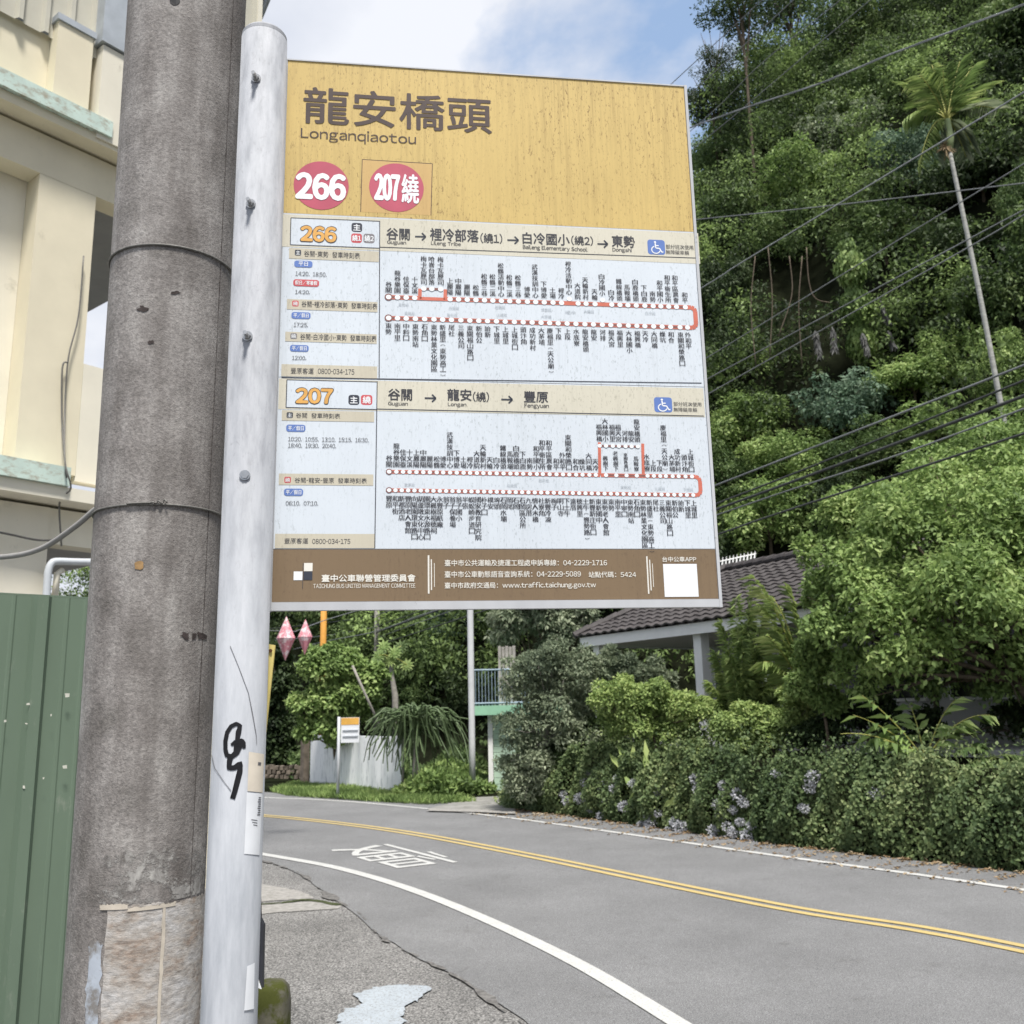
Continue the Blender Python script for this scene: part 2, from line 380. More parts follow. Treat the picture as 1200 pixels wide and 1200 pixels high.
# pale concrete strips crossing the shoulder
m_conc = plain('pale_concrete', (0.27, 0.26, 0.245), 0.9, var=0.25, scale=18, bmp=0.2, dirt=(0.12, 0.12, 0.09), dirt_lo=0.58, dirt_hi=0.7)
mb = MB()
def gp(pts, z):
    L = resample(np.array([G(x, y)[:2] for x, y in list(pts) + [pts[0]]]), 0.06); L = L + rng.normal(0, 0.008, L.shape); return [(*p, z) for p in L]
mb.add(gp([(255, 1079), (318, 1071), (398, 1066), (404, 1060), (372, 1057), (330, 1060), (255, 1066)], 0.010), [])
mb.f = [tuple(range(len(mb.v)))]
up(struct(obj('concrete_strip', mb, m_conc)))
mb = MB(); mb.add(gp([(255, 1062), (330, 1056), (370, 1054), (352, 1045), (300, 1036), (255, 1038)], 0.009), []); mb.f = [tuple(range(len(mb.v)))]
up(struct(obj('concrete_strip', mb, m_conc)))
mb = MB(); c0 = [G(x, y, 0) for x, y in [(255, 1065), (290, 1062), (330, 1060), (352, 1056), (372, 1057), (400, 1063)]]
mb2 = strip(resample(np.array([p[:2] for p in c0]), .05), -0.03, 0.03, 0.014, jag=0.015)
m_moss = plain('moss', (0.045, 0.055, 0.02), 0.95, var=0.5, scale=40)
up(struct(obj('mossy_joint', mb2, m_moss)))
# white paint patch on the shoulder
m_blob = paint('pale_paint_patch', (0.36, 0.40, 0.44), 0.50)
mb = MB(); bl = [(385, 1215), (402, 1187), (425, 1178), (415, 1170), (437, 1160), (470, 1157), (500, 1158), (505, 1163), (496, 1171), (480, 1180), (474, 1190), (476, 1197), (470, 1215)]
blp = resample(np.array([G(x, y)[:2] for x, y in bl + [bl[0]]]), 0.03); blp = blp + rng.normal(0, 0.014, blp.shape)
mb.add([(*p, 0.015) for p in blp], [tuple(range(len(blp)))])
up(struct(obj('painted_patch', mb, m_blob)))

# fallen leaves along the foot of the bank
m_litter = leafmat('dry_leaves', [(0.12, 0.07, 0.035), (0.25, 0.17, 0.09), (0.42, 0.36, 0.26)], 0.8, 0.1, 4)
n = 2600; q = rng.integers(20, len(bank_foot) - 1, n); nb = normals2(bank_foot)
P = bank_foot[q] + nb[q] * 0 + rng.normal(0, 0.05, (n, 2)); toward = (line_far[np.argmin(((line_far[None] - bank_foot[q][:, None]) ** 2).sum(-1), 1)] - bank_foot[q])
P = P + toward * (rng.random((n, 1)) ** 2.6) * 1.2
P3 = np.concatenate([P, rng.uniform(0.016, 0.03, (n, 1))], 1); T = sph(n); T[:, 2] *= 0.15
N = np.tile([0, 0, 1.0], (n, 1)) + sph(n) * 0.35
v, t = leaves(P3, T, N, rng.uniform(0.03, 0.075, n), rng.uniform(0.02, 0.04, n))
stuff(obj_np('leaf_litter', v, t, m_litter))

# ------------------------------------------------------------------ lettering
class Lettering:
    """single glyphs from Blender's own font (its CJK fallback, also for Latin via the full-width forms), set into lines here"""
    cache = {}
    @staticmethod
    def form(c): return chr(ord(c) + 0xFEE0) if 33 <= ord(c) <= 126 else c
    @classmethod
    def prepare(cls, strings):
        todo = []
        for c in sorted({cls.form(c) for s in strings for c in s if c != ' '}):
            if c in cls.cache: continue
            cu = bpy.data.curves.new('t', 'FONT'); cu.body = c; cu.size = 1.0; cu.resolution_u = 3 if c in '龍安橋頭繞慢' or ord(c) > 0xFF00 else 1; cu.fill_mode = 'FRONT'
            o = bpy.data.objects.new('t', cu); C.objects.link(o); todo.append((c, o))
        bpy.context.view_layer.update(); dg = bpy.context.evaluated_depsgraph_get()
        for c, o in todo:
            e = o.evaluated_get(dg); me = e.to_mesh()
            v = np.empty(len(me.vertices) * 3); me.vertices.foreach_get('co', v); v = v.reshape(-1, 3)[:, :2].copy()
            cls.cache[c] = (v, [tuple(p.vertices) for p in me.polygons]); e.to_mesh_clear()
        for c, o in todo:
            cu = o.data; bpy.data.objects.remove(o); bpy.data.curves.remove(cu)
    @classmethod
    def line(cls, s, gap=0.075):
        vs, fs, x, k = [], [], 0.0, 0
        for c in s:
            if c == ' ': x += 0.3; continue
            v, f = cls.cache[cls.form(c)]
            if c == '-': v = v * np.array([0.42, 1])
            if c in 'tf': x -= 0.05
            if ord(c) < 127: q = v - np.array([v[:, 0].min(), 0]); q[:, 0] += x + gap / 2; adv = np.ptp(v[:, 0]) + gap
            else: q = v + np.array([x, 0]); adv = CJK_ADV
            vs.append(q); fs += [tuple(i + k for i in p) for p in f]; k += len(v); x += adv
        return np.concatenate(vs), fs
CJK_ADV = 1.0

# ------------------------------------------------------------------ the bus stop sign
SC = 0.62 / 0.7322
TH = math.radians(7.81)
TL = np.array([-0.3827, 1.45, 1.1309]) * SC + O
W_, H_ = 0.7322 * SC, 0.9717 * SC
Ux = np.array([math.cos(TH), math.sin(TH), 0]); Uz = np.array([0, 0, 1.0]); Nf = np.array([math.sin(TH), -math.cos(TH), 0])
def S(px, py):
    p = on_plane(px, py, TL, Nf) - TL; return p @ Ux, p @ Uz
def slope(y): return 0.068 - 0.077 * (y - 86) / 627
def uv(u, v, k=0): return TL + Ux * u + Uz * v + Nf * (0.0002 * k)
post_c = at(290, 600, 1.205); post_xy = post_c[:2]; POST_R = 0.0325
sign = thing('bus_stop_sign', (post_xy[0], post_xy[1], 0.0), 'yellow and white bus timetable board on a pale round metal post', 'bus stop sign')

def streaky(name, base, streak, lo=0.46, hi=0.66, fleck=None, amt=1.0, rough=0.6):
    m, nt, b = newmat(name)
    n = noise(nt, 1.0, 6, 0.7, (190, 190, 8)); r = ramp(nt, [(lo, base), (hi, tuple(base[i] * (1 - 0.45 * amt) + streak[i] * 0.45 * amt for i in range(3)))]); nt.links.new(n.outputs['Fac'], r.inputs[0])
    n2 = noise(nt, 1.0, 3, 0.5, (6, 6, 2.5)); r2 = ramp(nt, [(0.30, (0.15, 0.15, 0.15)), (0.55, (1, 1, 1))]); nt.links.new(n2.outputs['Fac'], r2.inputs[0])
    o = mixc(nt, r2.outputs[0], base, r.outputs[0])
    n3 = noise(nt, 1.0, 4, 0.7, (380, 380, 130)); r3 = ramp(nt, [(0.57, (0, 0, 0)), (0.64, (amt, amt, amt))]); nt.links.new(n3.outputs['Fac'], r3.inputs[0])
    f = nt.nodes.new('ShaderNodeMath'); f.operation = 'MULTIPLY'; nt.links.new(r3.outputs[0], f.inputs[0]); nt.links.new(r2.outputs[0], f.inputs[1])
    o = mixc(nt, f.outputs[0], o, streak)
    n4 = noise(nt, 5, 4, 0.6); r4 = ramp(nt, [(0.3, (0.9,) * 3), (0.7, (1.0,) * 3)]); nt.links.new(n4.outputs['Fac'], r4.inputs[0])
    o = mixc(nt, 1.0, o, r4.outputs[0], 'MULTIPLY')
    nt.links.new(o, b.inputs['Base Color']); b.inputs['Roughness'].default_value = rough; b.inputs['Specular IOR Level'].default_value = 0.25
    return m
K = {
 'yellow': streaky('sign_yellow', (0.59, 0.435, 0.165), (0.24, 0.155, 0.06)),
 'white': streaky('sign_white', (0.63, 0.68, 0.735), (0.36, 0.40, 0.42), 0.5, 0.75, amt=0.6),
 'beige': streaky('sign_beige', (0.62, 0.59, 0.49), (0.36, 0.34, 0.27), 0.5, 0.75, amt=0.6),
 'beige2': streaky('sign_strip_beige', (0.55, 0.51, 0.41), (0.35, 0.32, 0.25), amt=0.5),
 'brown': streaky('sign_brown', (0.205, 0.145, 0.088), (0.13, 0.09, 0.06), amt=0.6),
 'orange_patch': streaky('sign_patch', (0.58, 0.39, 0.16), (0.4, 0.25, 0.1), amt=0.5),
 'ink': plain('dark_ink', (0.045, 0.045, 0.055), 0.5, var=0.25, scale=60),
 'brownink': plain('brown_ink', (0.055, 0.034, 0.030), 0.5, var=0.2, scale=60),
 'pink': plain('faded_red', (0.45, 0.085, 0.13), 0.45, var=0.1, scale=20),
 'red': plain('badge_red', (0.52, 0.09, 0.10), 0.45, var=0.1, scale=20),
 'line_red': plain('route_line_red', (0.56, 0.16, 0.11), 0.45, var=0.12, scale=60),
 'line_dk': plain('route_line_dark', (0.22, 0.10, 0.09), 0.45, var=0.12, scale=60),
 'blue': plain('pill_blue', (0.12, 0.20, 0.48), 0.45, var=0.1, scale=20),
 'gold': plain('number_gold', (0.66, 0.36, 0.10), 0.45, var=0.15, scale=60),
 'paper': plain('print_white', (0.78, 0.80, 0.82), 0.45, var=0.04, scale=20),
 'cream': plain('print_cream', (0.72, 0.70, 0.64), 0.45, var=0.04, scale=20),
 'slate': plain('badge_slate', (0.04, 0.045, 0.06), 0.45, var=0.2, scale=20),
 'grey': plain('badge_grey', (0.22, 0.21, 0.22), 0.45, var=0.2, scale=20),
 'faint': plain('faint_print', (0.42, 0.46, 0.50), 0.45, var=0.1, scale=60),
}
m_alu = plain('weathered_aluminium', (0.46, 0.47, 0.49), 0.55, 0.0, 0.12, 12, 0.08, (1, 1, 0.3), dirt=(0.12, 0.12, 0.11), dirt_lo=0.62, dirt_hi=0.72, dirt_scale=40)
def postmat():
    m, nt, b = newmat('weathered_post')
    n = noise(nt, 1.0, 6, 0.65, (60, 60, 14)); r = ramp(nt, [(0.3, (0.22, 0.23, 0.25)), (0.5, (0.31, 0.322, 0.345)), (0.7, (0.38, 0.39, 0.415))]); nt.links.new(n.outputs['Fac'], r.inputs[0])
    n2 = noise(nt, 1.0, 7, 0.8, (110, 110, 55), 1.2); r2 = ramp(nt, [(0.55, (0, 0, 0)), (0.66, (0.42,) * 3)]); nt.links.new(n2.outputs['Fac'], r2.inputs[0])
    o = mixc(nt, r2.outputs[0], r.outputs[0], (0.17, 0.17, 0.18))
    n3 = noise(nt, 1.0, 3, 0.5, (9, 9, 2)); r3 = ramp(nt, [(0.35, (0.82, 0.82, 0.84)), (0.65, (1.04, 1.04, 1.04))]); nt.links.new(n3.outputs['Fac'], r3.inputs[0])
    o = mixc(nt, 1.0, o, r3.outputs[0], 'MULTIPLY')
    tc = nt.nodes.new('ShaderNodeTexCoord'); sp = nt.nodes.new('ShaderNodeSeparateXYZ'); nt.links.new(tc.outputs['Object'], sp.inputs[0])
    mr = nt.nodes.new('ShaderNodeMapRange'); mr.inputs['From Min'].default_value = 2.0; mr.inputs['From Max'].default_value = 1.45; nt.links.new(sp.outputs['Z'], mr.inputs['Value'])
    n5 = noise(nt, 1.0, 6, 0.7, (45, 45, 8), offset=(2, 3, 0)); r5 = ramp(nt, [(0.3, (0.34, 0.36, 0.395)), (0.65, (0.50, 0.52, 0.555))]); nt.links.new(n5.outputs['Fac'], r5.inputs[0])
    o = mixc(nt, mr.outputs[0], o, r5.outputs[0])
    nt.links.new(o, b.inputs['Base Color']); b.inputs['Roughness'].default_value = 0.7
    bump(nt, b, n.outputs['Fac'], 0.25, 0.002); return m
m_post = postmat()
m_steel = plain('bolt_steel', (0.45, 0.45, 0.45), 0.35, 0.9, 0.2, 60)

# post
mb = MB(); ztop = at(307, 46, post_xy[1])[2]
mb.tube([(post_xy[0], post_xy[1], 0), (post_xy[0], post_xy[1], ztop - 0.004)], POST_R, 48)
post = obj('post', mb, m_post, sign, True)
mb = MB(); mb.tube([(post_xy[0], post_xy[1], ztop - 0.0035), (post_xy[0], post_xy[1], ztop + 0.002), (post_xy[0], post_xy[1], ztop + 0.005)], [POST_R - 0.0002, POST_R - 0.0004, POST_R * 0.93], 48)
obj('cap', mb, m_post, post)
me_post = post.data
for p in me_post.polygons:
    if abs(p.normal.z) > 0.9: p.use_smooth = False
# bolts through the post
def cyl_hit(px, py, cx, cy, r):
    d = ray(px, py); ox, oy = O[0] - cx, O[1] - cy
    a_ = d[0] ** 2 + d[1] ** 2; b_ = 2 * (ox * d[0] + oy * d[1]); c_ = ox * ox + oy * oy - r * r
    disc = b_ * b_ - 4 * a_ * c_
    t = (-b_ - math.sqrt(max(disc, 0))) / (2 * a_); p = O + d * t
    return math.atan2(p[1] - cy, p[0] - cx), p[2], p
for px, py, long_ in [(300, 92, 1), (294, 239, 1), (290, 394, 1), (287, 557, 0)]:
    a0, z0, p = cyl_hit(px, py, *post_xy, POST_R); d = np.array([math.cos(a0), math.sin(a0), 0])
    e1 = np.cross(d, [0, 0, 1.0])
    mb = MB(); mb.tube([p - d * 0.002, p + d * 0.0015], 0.0068, 20); b_ = obj('bolt', mb, m_steel, sign)
    mb = MB(); k0 = 6; mb.tube([p + d * 0.0016, p + d * (0.006 if long_ else 0.003)], 0.0048, 6); obj('nut', mb, m_steel, b_)
    if long_:
        mb = MB(); mb.tube([p + d * 0.0061, p + d * 0.014], 0.0028, 12); obj('thread', mb, m_steel, b_)

# frame and board
T_ = 0.012
def sbox(mb, u0, u1, v0, v1, n0, n1):
    o = TL + Ux * u0 + Uz * v0 - Nf * (-n0)
    return mb.obox(o, Ux * (u1 - u0), -Nf * 0 + Nf * (n1 - n0) * 1.0, Uz * (v1 - v0)) if False else mb.hexa([
        TL + Ux * u0 + Uz * v0 + Nf * n1, TL + Ux * u1 + Uz * v0 + Nf * n1, TL + Ux * u1 + Uz * v0 + Nf * n0, TL + Ux * u0 + Uz * v0 + Nf * n0,
        TL + Ux * u0 + Uz * v1 + Nf * n1, TL + Ux * u1 + Uz * v1 + Nf * n1, TL + Ux * u1 + Uz * v1 + Nf * n0, TL + Ux * u0 + Uz * v1 + Nf * n0])
bl_u, bl_v = S(319, 705.5); br_u, br_v = S(841.5, 702)
fl, ftop, fr, fbot = 0.0060, -0.0022, W_ - 0.0042, bl_v
board = obj('sign_board', sbox(MB(), 0.0012, W_ - 0.0012, -H_ + 0.0012, -0.0012, -0.006, -0.0006), m_alu, sign)
obj('frame_rail', sbox(MB(), 0, W_, -0.0020, 0, -0.009, 0.0016), m_alu, sign)
obj('frame_rail', sbox(MB(), 0, W_, -H_, fbot - 0.0006, -0.009, 0.0016), m_alu, sign)
obj('frame_rail', sbox(MB(), -0.0004, fl - 0.0006, -H_ - 0.0004, 0.0004, -0.010, 0.0012), m_alu, sign)
obj('frame_rail', sbox(MB(), fr + 0.0004, W_ + 0.0004, -H_ - 0.0004, 0.0004, -0.010, 0.0022), m_alu, sign)
# clamp strip that holds the board in the post
pr = np.array([post_xy[0], post_xy[1], 0]); 
mb = MB(); q0 = TL + Uz * 0.003 - Ux * 0.012 - Nf * 0.004
mb.obox(TL - Ux * 0.014 - Nf * 0.010 - Uz * (H_ + 0.002), Ux * 0.0135, Nf * 0.0088, Uz * (H_ + 0.004)); obj('clamp_strip', mb, m_alu, sign)

text_q = []        # (kind, args) collected first, evaluated together
def quad_uv(mb, u0, u1, v0, v1, k): return mb.add([uv(u0, v0, k), uv(u1, v0, k), uv(u1, v1, k), uv(u0, v1, k)], [(0, 1, 2, 3)])
def rect_px(mb, x0, x1, y0, y1, k, x_right_y=None):
    u0, v1 = S(x0, y0); _, v0 = S(x0, y1); u1, _ = S(x1, y0 + slope(y0) * (x1 - x0)); return quad_uv(mb, u0, u1, v0, v1, k)
def round_px(mb, x0, x1, y0, y1, k, rad=0.28):
    u0, v1 = S(x0, y0); _, v0 = S(x0, y1); u1, _ = S(x1, y0 + slope(y0) * (x1 - x0))
    r = rad * (v1 - v0); pts = []
    for cx, cy, a in ((u1 - r, v1 - r, 0), (u0 + r, v1 - r, 90), (u0 + r, v0 + r, 180), (u1 - r, v0 + r, 270)):
        for i in range(5): t = math.radians(a + i * 22.5); pts.append((cx + r * math.cos(t), cy + r * math.sin(t)))
    return mb.add([uv(x, y, k) for x, y in pts], [tuple(range(len(pts)))])
def disc_uv(mb, u, v, ru, rv, k, n=24): return mb.add([uv(u + ru * math.cos(2 * PI * i / n), v + rv * math.sin(2 * PI * i / n), k) for i in range(n)], [tuple(range(n))])

# top sheet
v_mid = S(335, 250)[1]; v_207 = S(330, 442)[1]; v_ft = S(321, 643.5)[1]
def sheet(name, v0, v1, mat, k=1, parent=None): return obj(name, quad_uv(MB(), fl, fr, v0, v1, k), mat, parent or sign)
top_sheet = sheet('name_sheet', v_mid + 0.0006, ftop, K['yellow'])
sheet_a = sheet('route_sheet', v_207 + 0.0004, v_mid - 0.0006, K['white'])
sheet_b = sheet('route_sheet', v_ft + 0.0005, v_207 - 0.0004, K['white'])
foot_sheet = sheet('contact_sheet', fbot, v_ft - 0.0005, K['brown'])
obj('seam', quad_uv(MB(), fl, fr, v_mid - 0.0006, v_mid + 0.0006, 0.6), m_alu, sheet_a)

TXT = []      # parent, material, name, mb-list
def text(parent, mat, s, x0, x1, y0, y1, w=0.0, k=4, name='lettering'):
    TXT.append(('fit', parent, mat, s, (x0, x1, y0, y1), w, k, name))
def column(parent, mat, s, u, v, ch, w, k=4, up=False):
    TXT.append(('col', parent, mat, s, (u, v, ch, up), w, k, 'stop_name'))

text(top_sheet, 'brownink', '龍安橋頭', 356, 576, 101.5, 144.5, 0.013)
text(top_sheet, 'brownink', 'Longanqiaotou', 352.7, 487.5, 149.5, 165, 0.0)
# route badges on the top sheet
def badge(x, y, r, k=3):
    u, v = S(x, y); ru = (S(x + r, y)[0] - S(x - r, y)[0]) / 2; return disc_uv(MB(), u, v, ru, ru * 0.985, k, 48)
m_ = MB(); m_.add([uv(*S(424.5, 187), 1.6), uv(*S(422.7, 248.5), 1.6), uv(*S(505, 252.5), 1.6), uv(*S(506.7, 192), 1.6)], [(0, 1, 2, 3)])
pb = obj('badge_patch', m_, K['orange_patch'], top_sheet)
m_ = MB()
for a_, b_ in (((424.5, 187), (506.7, 192)), ((424.5, 187), (422.7, 248.5)), ((506.7, 192), (505, 252.5))):
    p, q = uv(*S(*a_), 1.9), uv(*S(*b_), 1.9); d = nrm(q - p); e = np.cross(d, Nf) * 0.0005; m_.add([p - e, q - e, q + e, p + e], [(0, 1, 2, 3)])
obj('patch_edge', m_, K['brownink'], top_sheet)
r1 = obj('route_badge', badge(376.5, 217.5, 32.3), K['pink'], top_sheet)
r2 = obj('route_badge', badge(464.7, 220, 32), K['pink'], top_sheet)
text(top_sheet, 'paper', '266', 346.5, 406, 201.5, 233.5, 0.05, 5)
text(top_sheet, 'paper', '207', 438.5, 469, 203, 235, 0.04, 5)
text(top_sheet, 'paper', '繞', 470.5, 491, 204, 238.5, 0.016, 5)

def layout(sheet_, rects):
    by = {}
    for mat, nm, x0, x1, y0, y1, k, rad in rects:
        m_ = MB()
        (round_px(m_, x0, x1, y0, y1, k, rad) if rad else rect_px(m_, x0, x1, y0, y1, k))
        obj(nm, m_, K[mat], sheet_)
def edges_px(sheet_, pts, w=0.0006, k=3.2, name='border_line'):
    m_ = MB()
    for (x0, y0), (x1, y1) in pts:
        p, q = uv(*S(x0, y0), k), uv(*S(x1, y1), k); d = nrm(q - p); e = np.cross(d, Nf) * w; m_.add([p - e, q - e, q + e, p + e], [(0, 1, 2, 3)])
    obj(name, m_, K['slate'], sheet_)
def wheel(sheet_, x0, x1, y0, y1):
    """access symbol: seated figure over a wheel"""
    m_ = MB(); round_px(m_, x0, x1, y0, y1, 3, 0.18); obj('access_icon', m_, K['blue'], sheet_)
    u0, v1 = S(x0, y0); u1 = S(x1, y0)[0]; v0 = S(x0, y1)[1]; w, h = u1 - u0, v1 - v0
    f = lambda a_, b_: (u0 + a_ * w, v0 + b_ * h); m_ = MB()
    disc_uv(m_, *f(.44, .84), w * .065, h * .065, 4, 12)
    def stroke(pts, t, kk=4):
        for a_, b_ in zip(pts[:-1], pts[1:]):
            p, q = uv(*f(*a_), kk), uv(*f(*b_), kk); d = nrm(q - p); e = np.cross(d, Nf) * t * w; m_.add([p - e, q - e, q + e, p + e], [(0, 1, 2, 3)])
    stroke([(.44, .76), (.46, .44), (.68, .42), (.80, .16), (.88, .20)], .035, 4); stroke([(.45, .6), (.64, .6)], .03, 4.3)
    stroke([(.46 + .24 * math.cos(math.radians(t)), .31 + .24 * math.sin(math.radians(t))) for t in range(110, 345, 18)], .03, 4.6)
    obj('access_figure', m_, K['paper'], sheet_)
def arrow(sheet_, x0, x1, y):
    edges_px(sheet_, [((x0, y), (x1, y + 0.3)), ((x1 - 4.4, y - 4), (x1, y + 0.3)), ((x1 - 4.4, y + 4.4), (x1, y + 0.3))], 0.0011, 4.2, 'arrow')

# ---- route 266
layout(sheet_a, [('beige', 'header_strip', 331, 818, 251, 289, 2, 0), ('white', 'number_box', 341, 445, 255.5, 287, 2.6, 0),
    ('beige2', 'time_strip', 339, 444, 290.5, 303, 2.6, 0), ('beige2', 'time_strip', 336.5, 442.5, 350.5, 362.5, 2.6, 0),
    ('beige2', 'time_strip', 334.5, 441.5, 388.8, 400, 2.6, 0), ('beige2', 'time_strip', 330, 442, 426.8, 441, 2.6, 0),
    ('slate', 'badge', 412, 424.5, 261.2, 271.8, 3, .25), ('red', 'badge', 411.6, 424.2, 273.6, 284.6, 3, .25), ('grey', 'badge', 426, 439, 274, 285, 3, .25),
    ('slate', 'badge', 345.6, 353, 292.8, 299.6, 3, .2), ('red', 'badge', 342.6, 350, 352.3, 359.2, 3, .2), ('grey', 'badge', 340.4, 348, 390.6, 397.4, 3, .2),
    ('blue', 'day_pill', 345, 366.3, 305.4, 313, 3, .35), ('red', 'day_pill', 343.8, 374, 327.3, 335.2, 3, .35),
    ('blue', 'day_pill', 341.7, 364, 365.7, 373.4, 3, .35), ('blue', 'day_pill', 340, 361.8, 404.2, 411.8, 3, .35)])
edges_px(sheet_a, [((341, 255.5), (445, 259.5)), ((341, 255.5), (340.2, 287)), ((340.2, 287), (444.5, 291)), ((445, 259.5), (444.3, 443)), ((444.5, 289.8), (817.5, 302.6))])
text(sheet_a, 'gold', '266', 352.5, 394.5, 264.5, 283, 0.05, 5)
text(sheet_a, 'slate', '266', 351.6, 395.4, 263.6, 283.9, 0.075, 4)
text(sheet_a, 'paper', '主', 414, 422.5, 262.7, 270.3, 0.02, 4); text(sheet_a, 'paper', '繞1', 412.8, 423.2, 275.5, 282.6, 0.02, 4); text(sheet_a, 'paper', '繞2', 427.2, 438, 275.8, 283.2, 0.02, 4)
for a_ in [('谷關', 452.8, 480.3, 267, 281, .018), ('Guguan', 453.7, 476, 281.6, 287, .012), ('裡冷部落', 503.7, 561, 267.2, 282, .018), ('(繞1)', 562.7, 588.5, 273, 285, .012),
           ('Lileng Tribe', 505, 540, 282.6, 288.2, .012), ('白冷國小', 612, 667.3, 272.2, 286, .018), ('(繞2)', 669, 694.6, 276, 287.4, .012),
           ('Baileng Elementary School', 612.5, 688.3, 287, 293.2, .012), ('東勢', 716.3, 743.6, 275.7, 289.6, .018), ('Dongshi', 717.5, 740, 290.2, 296, .012),
           ('部分班次使用', 780, 812, 286.5, 291.8, 0), ('無障礙車輛', 780, 807, 293, 298, 0),
           ('谷關-東勢  發車時刻表', 356.4, 421.8, 293.8, 301, .004), ('14:20.  18:50.', 346.4, 382.8, 318.2, 323.2, .004), ('14:20.', 346, 363.3, 339.8, 344.5, .004),
           ('谷關-裡冷部落-東勢  發車時刻表', 353.6, 442, 352.8, 360, .004), ('17:25.', 344.3, 361, 378.2, 383.2, .004),
           ('谷關-白冷國小-東勢  發車時刻表', 352, 441, 391, 398.3, .004), ('12:00.', 342.3, 359, 417, 421.8, .004),
           ('豐原客運', 341, 367.7, 431, 438.2, .004), ('0800-034-175', 372.7, 415.3, 432, 438.2, .004)]:
    text(sheet_a, 'ink', *a_[:5], a_[5])
for s_, x0, x1, y0, y1 in [('主', 346.7, 351.9, 293.9, 298.6), ('繞', 343.7, 349, 353.4, 358.2), ('繞', 341.5, 347, 391.6, 396.5), ('平日', 350, 361, 306.6, 311.7), ('假日/寒暑假', 346, 372, 328.6, 333.8), ('平/假日', 344, 361.8, 367, 372.1), ('平/假日', 342.3, 359.6, 405.4, 410.6)]:
    text(sheet_a, 'paper', s_, x0, x1, y0, y1, 0.01, 4)
for x0, x1, y in ((486.4, 498.8, 277.3), (594.5, 607.4, 281.5), (700, 712, 286)): arrow(sheet_a, x0, x1, y)
wheel(sheet_a, 758.3, 778.6, 280.8, 298)
# ---- route 207
layout(sheet_b, [('beige', 'header_strip', 327, 824, 443.5, 479.4, 2, 0), ('white', 'number_box', 336.3, 442, 445.2, 477.6, 2.6, 0),
    ('beige2', 'time_strip', 330.5, 438.5, 480.6, 492.8, 2.6, 0), ('beige2', 'time_strip', 327, 437.5, 555, 568.2, 2.6, 0), ('beige2', 'time_strip', 322.5, 439, 625.6, 642.5, 2.6, 0),
    ('slate', 'badge', 408.4, 421.2, 462.8, 474.6, 3, .25), ('red', 'badge', 423, 436.4, 462.8, 474.6, 3, .25),
    ('slate', 'badge', 336, 343.4, 483.2, 490, 3, .2), ('red', 'badge', 333.4, 341, 558.8, 566, 3, .2),
    ('blue', 'day_pill', 335.6, 358, 497.6, 505.8, 3, .35), ('blue', 'day_pill', 333, 355.3, 572.6, 581, 3, .35)])
edges_px(sheet_b, [((336.3, 445.2), (442, 447.8)), ((336.3, 445.2), (335.2, 477.6)), ((335.2, 477.6), (441.6, 480)), ((442, 447), (439.2, 642.6)), ((441.5, 479.4), (824.5, 487.6)), ((330, 442.6), (822, 449))])
text(sheet_b, 'gold', '207', 346.9, 390.5, 454.6, 473, 0.05, 5); text(sheet_b, 'slate', '207', 346, 391.4, 453.7, 473.9, 0.075, 4)
text(sheet_b, 'paper', '主', 410.4, 419.2, 464.6, 472.8, .02); text(sheet_b, 'paper', '繞', 425, 434.6, 464.4, 473, .02)
for a_ in [('谷關', 454.8, 483, 455.4, 469.3, .018), ('Guguan', 454.8, 478, 470.8, 476.2, .012), ('龍安', 524, 552.5, 455.6, 469.6, .018), ('(繞)', 554, 573, 459, 471, .012),
           ('Longan', 524.8, 546.4, 471.8, 477.2, .012), ('豐原', 613.6, 642, 458.3, 471.8, .018), ('Fengyuan', 614.4, 643, 473, 479, .012),
           ('部分班次使用', 789, 821.5, 471, 476, 0), ('無障礙車輛', 789, 816.5, 477.6, 482.6, 0),
           ('谷關  發車時刻表', 347, 398.7, 483.7, 490, .004), ('10:20.  10:55.  13:10.  15:15.  16:30.', 337.8, 432, 512, 517.2, .004), ('18:40.  19:30.  20:40.', 337.8, 394, 519.4, 524.6, .004),
           ('谷關-龍安-豐原  發車時刻表', 345.4, 429.9, 559.6, 566, .004), ('06:10.  07:10.', 335, 373, 587.2, 592.4, .004),
           ('豐原客運', 333.4, 361.2, 630.6, 637.4, .004), ('0800-034-175', 366, 410.6, 631.6, 637.4, .004)]:
    text(sheet_b, 'ink', *a_[:5], a_[5])
for s_, x0, x1, y0, y1 in [('主', 337, 342.3, 484.2, 489), ('繞', 334.5, 339.9, 560, 564.9), ('平/假日', 337.8, 356, 499, 504.5), ('平/假日', 335.2, 353.2, 574, 579.6)]:
    text(sheet_b, 'paper', s_, x0, x1, y0, y1, 0.01, 4)
for x0, x1, y in ((497.7, 510.7, 466.6), (587.3, 600.4, 468.2)): arrow(sheet_b, x0, x1, y)
wheel(sheet_b, 766, 787, 465.5, 483)

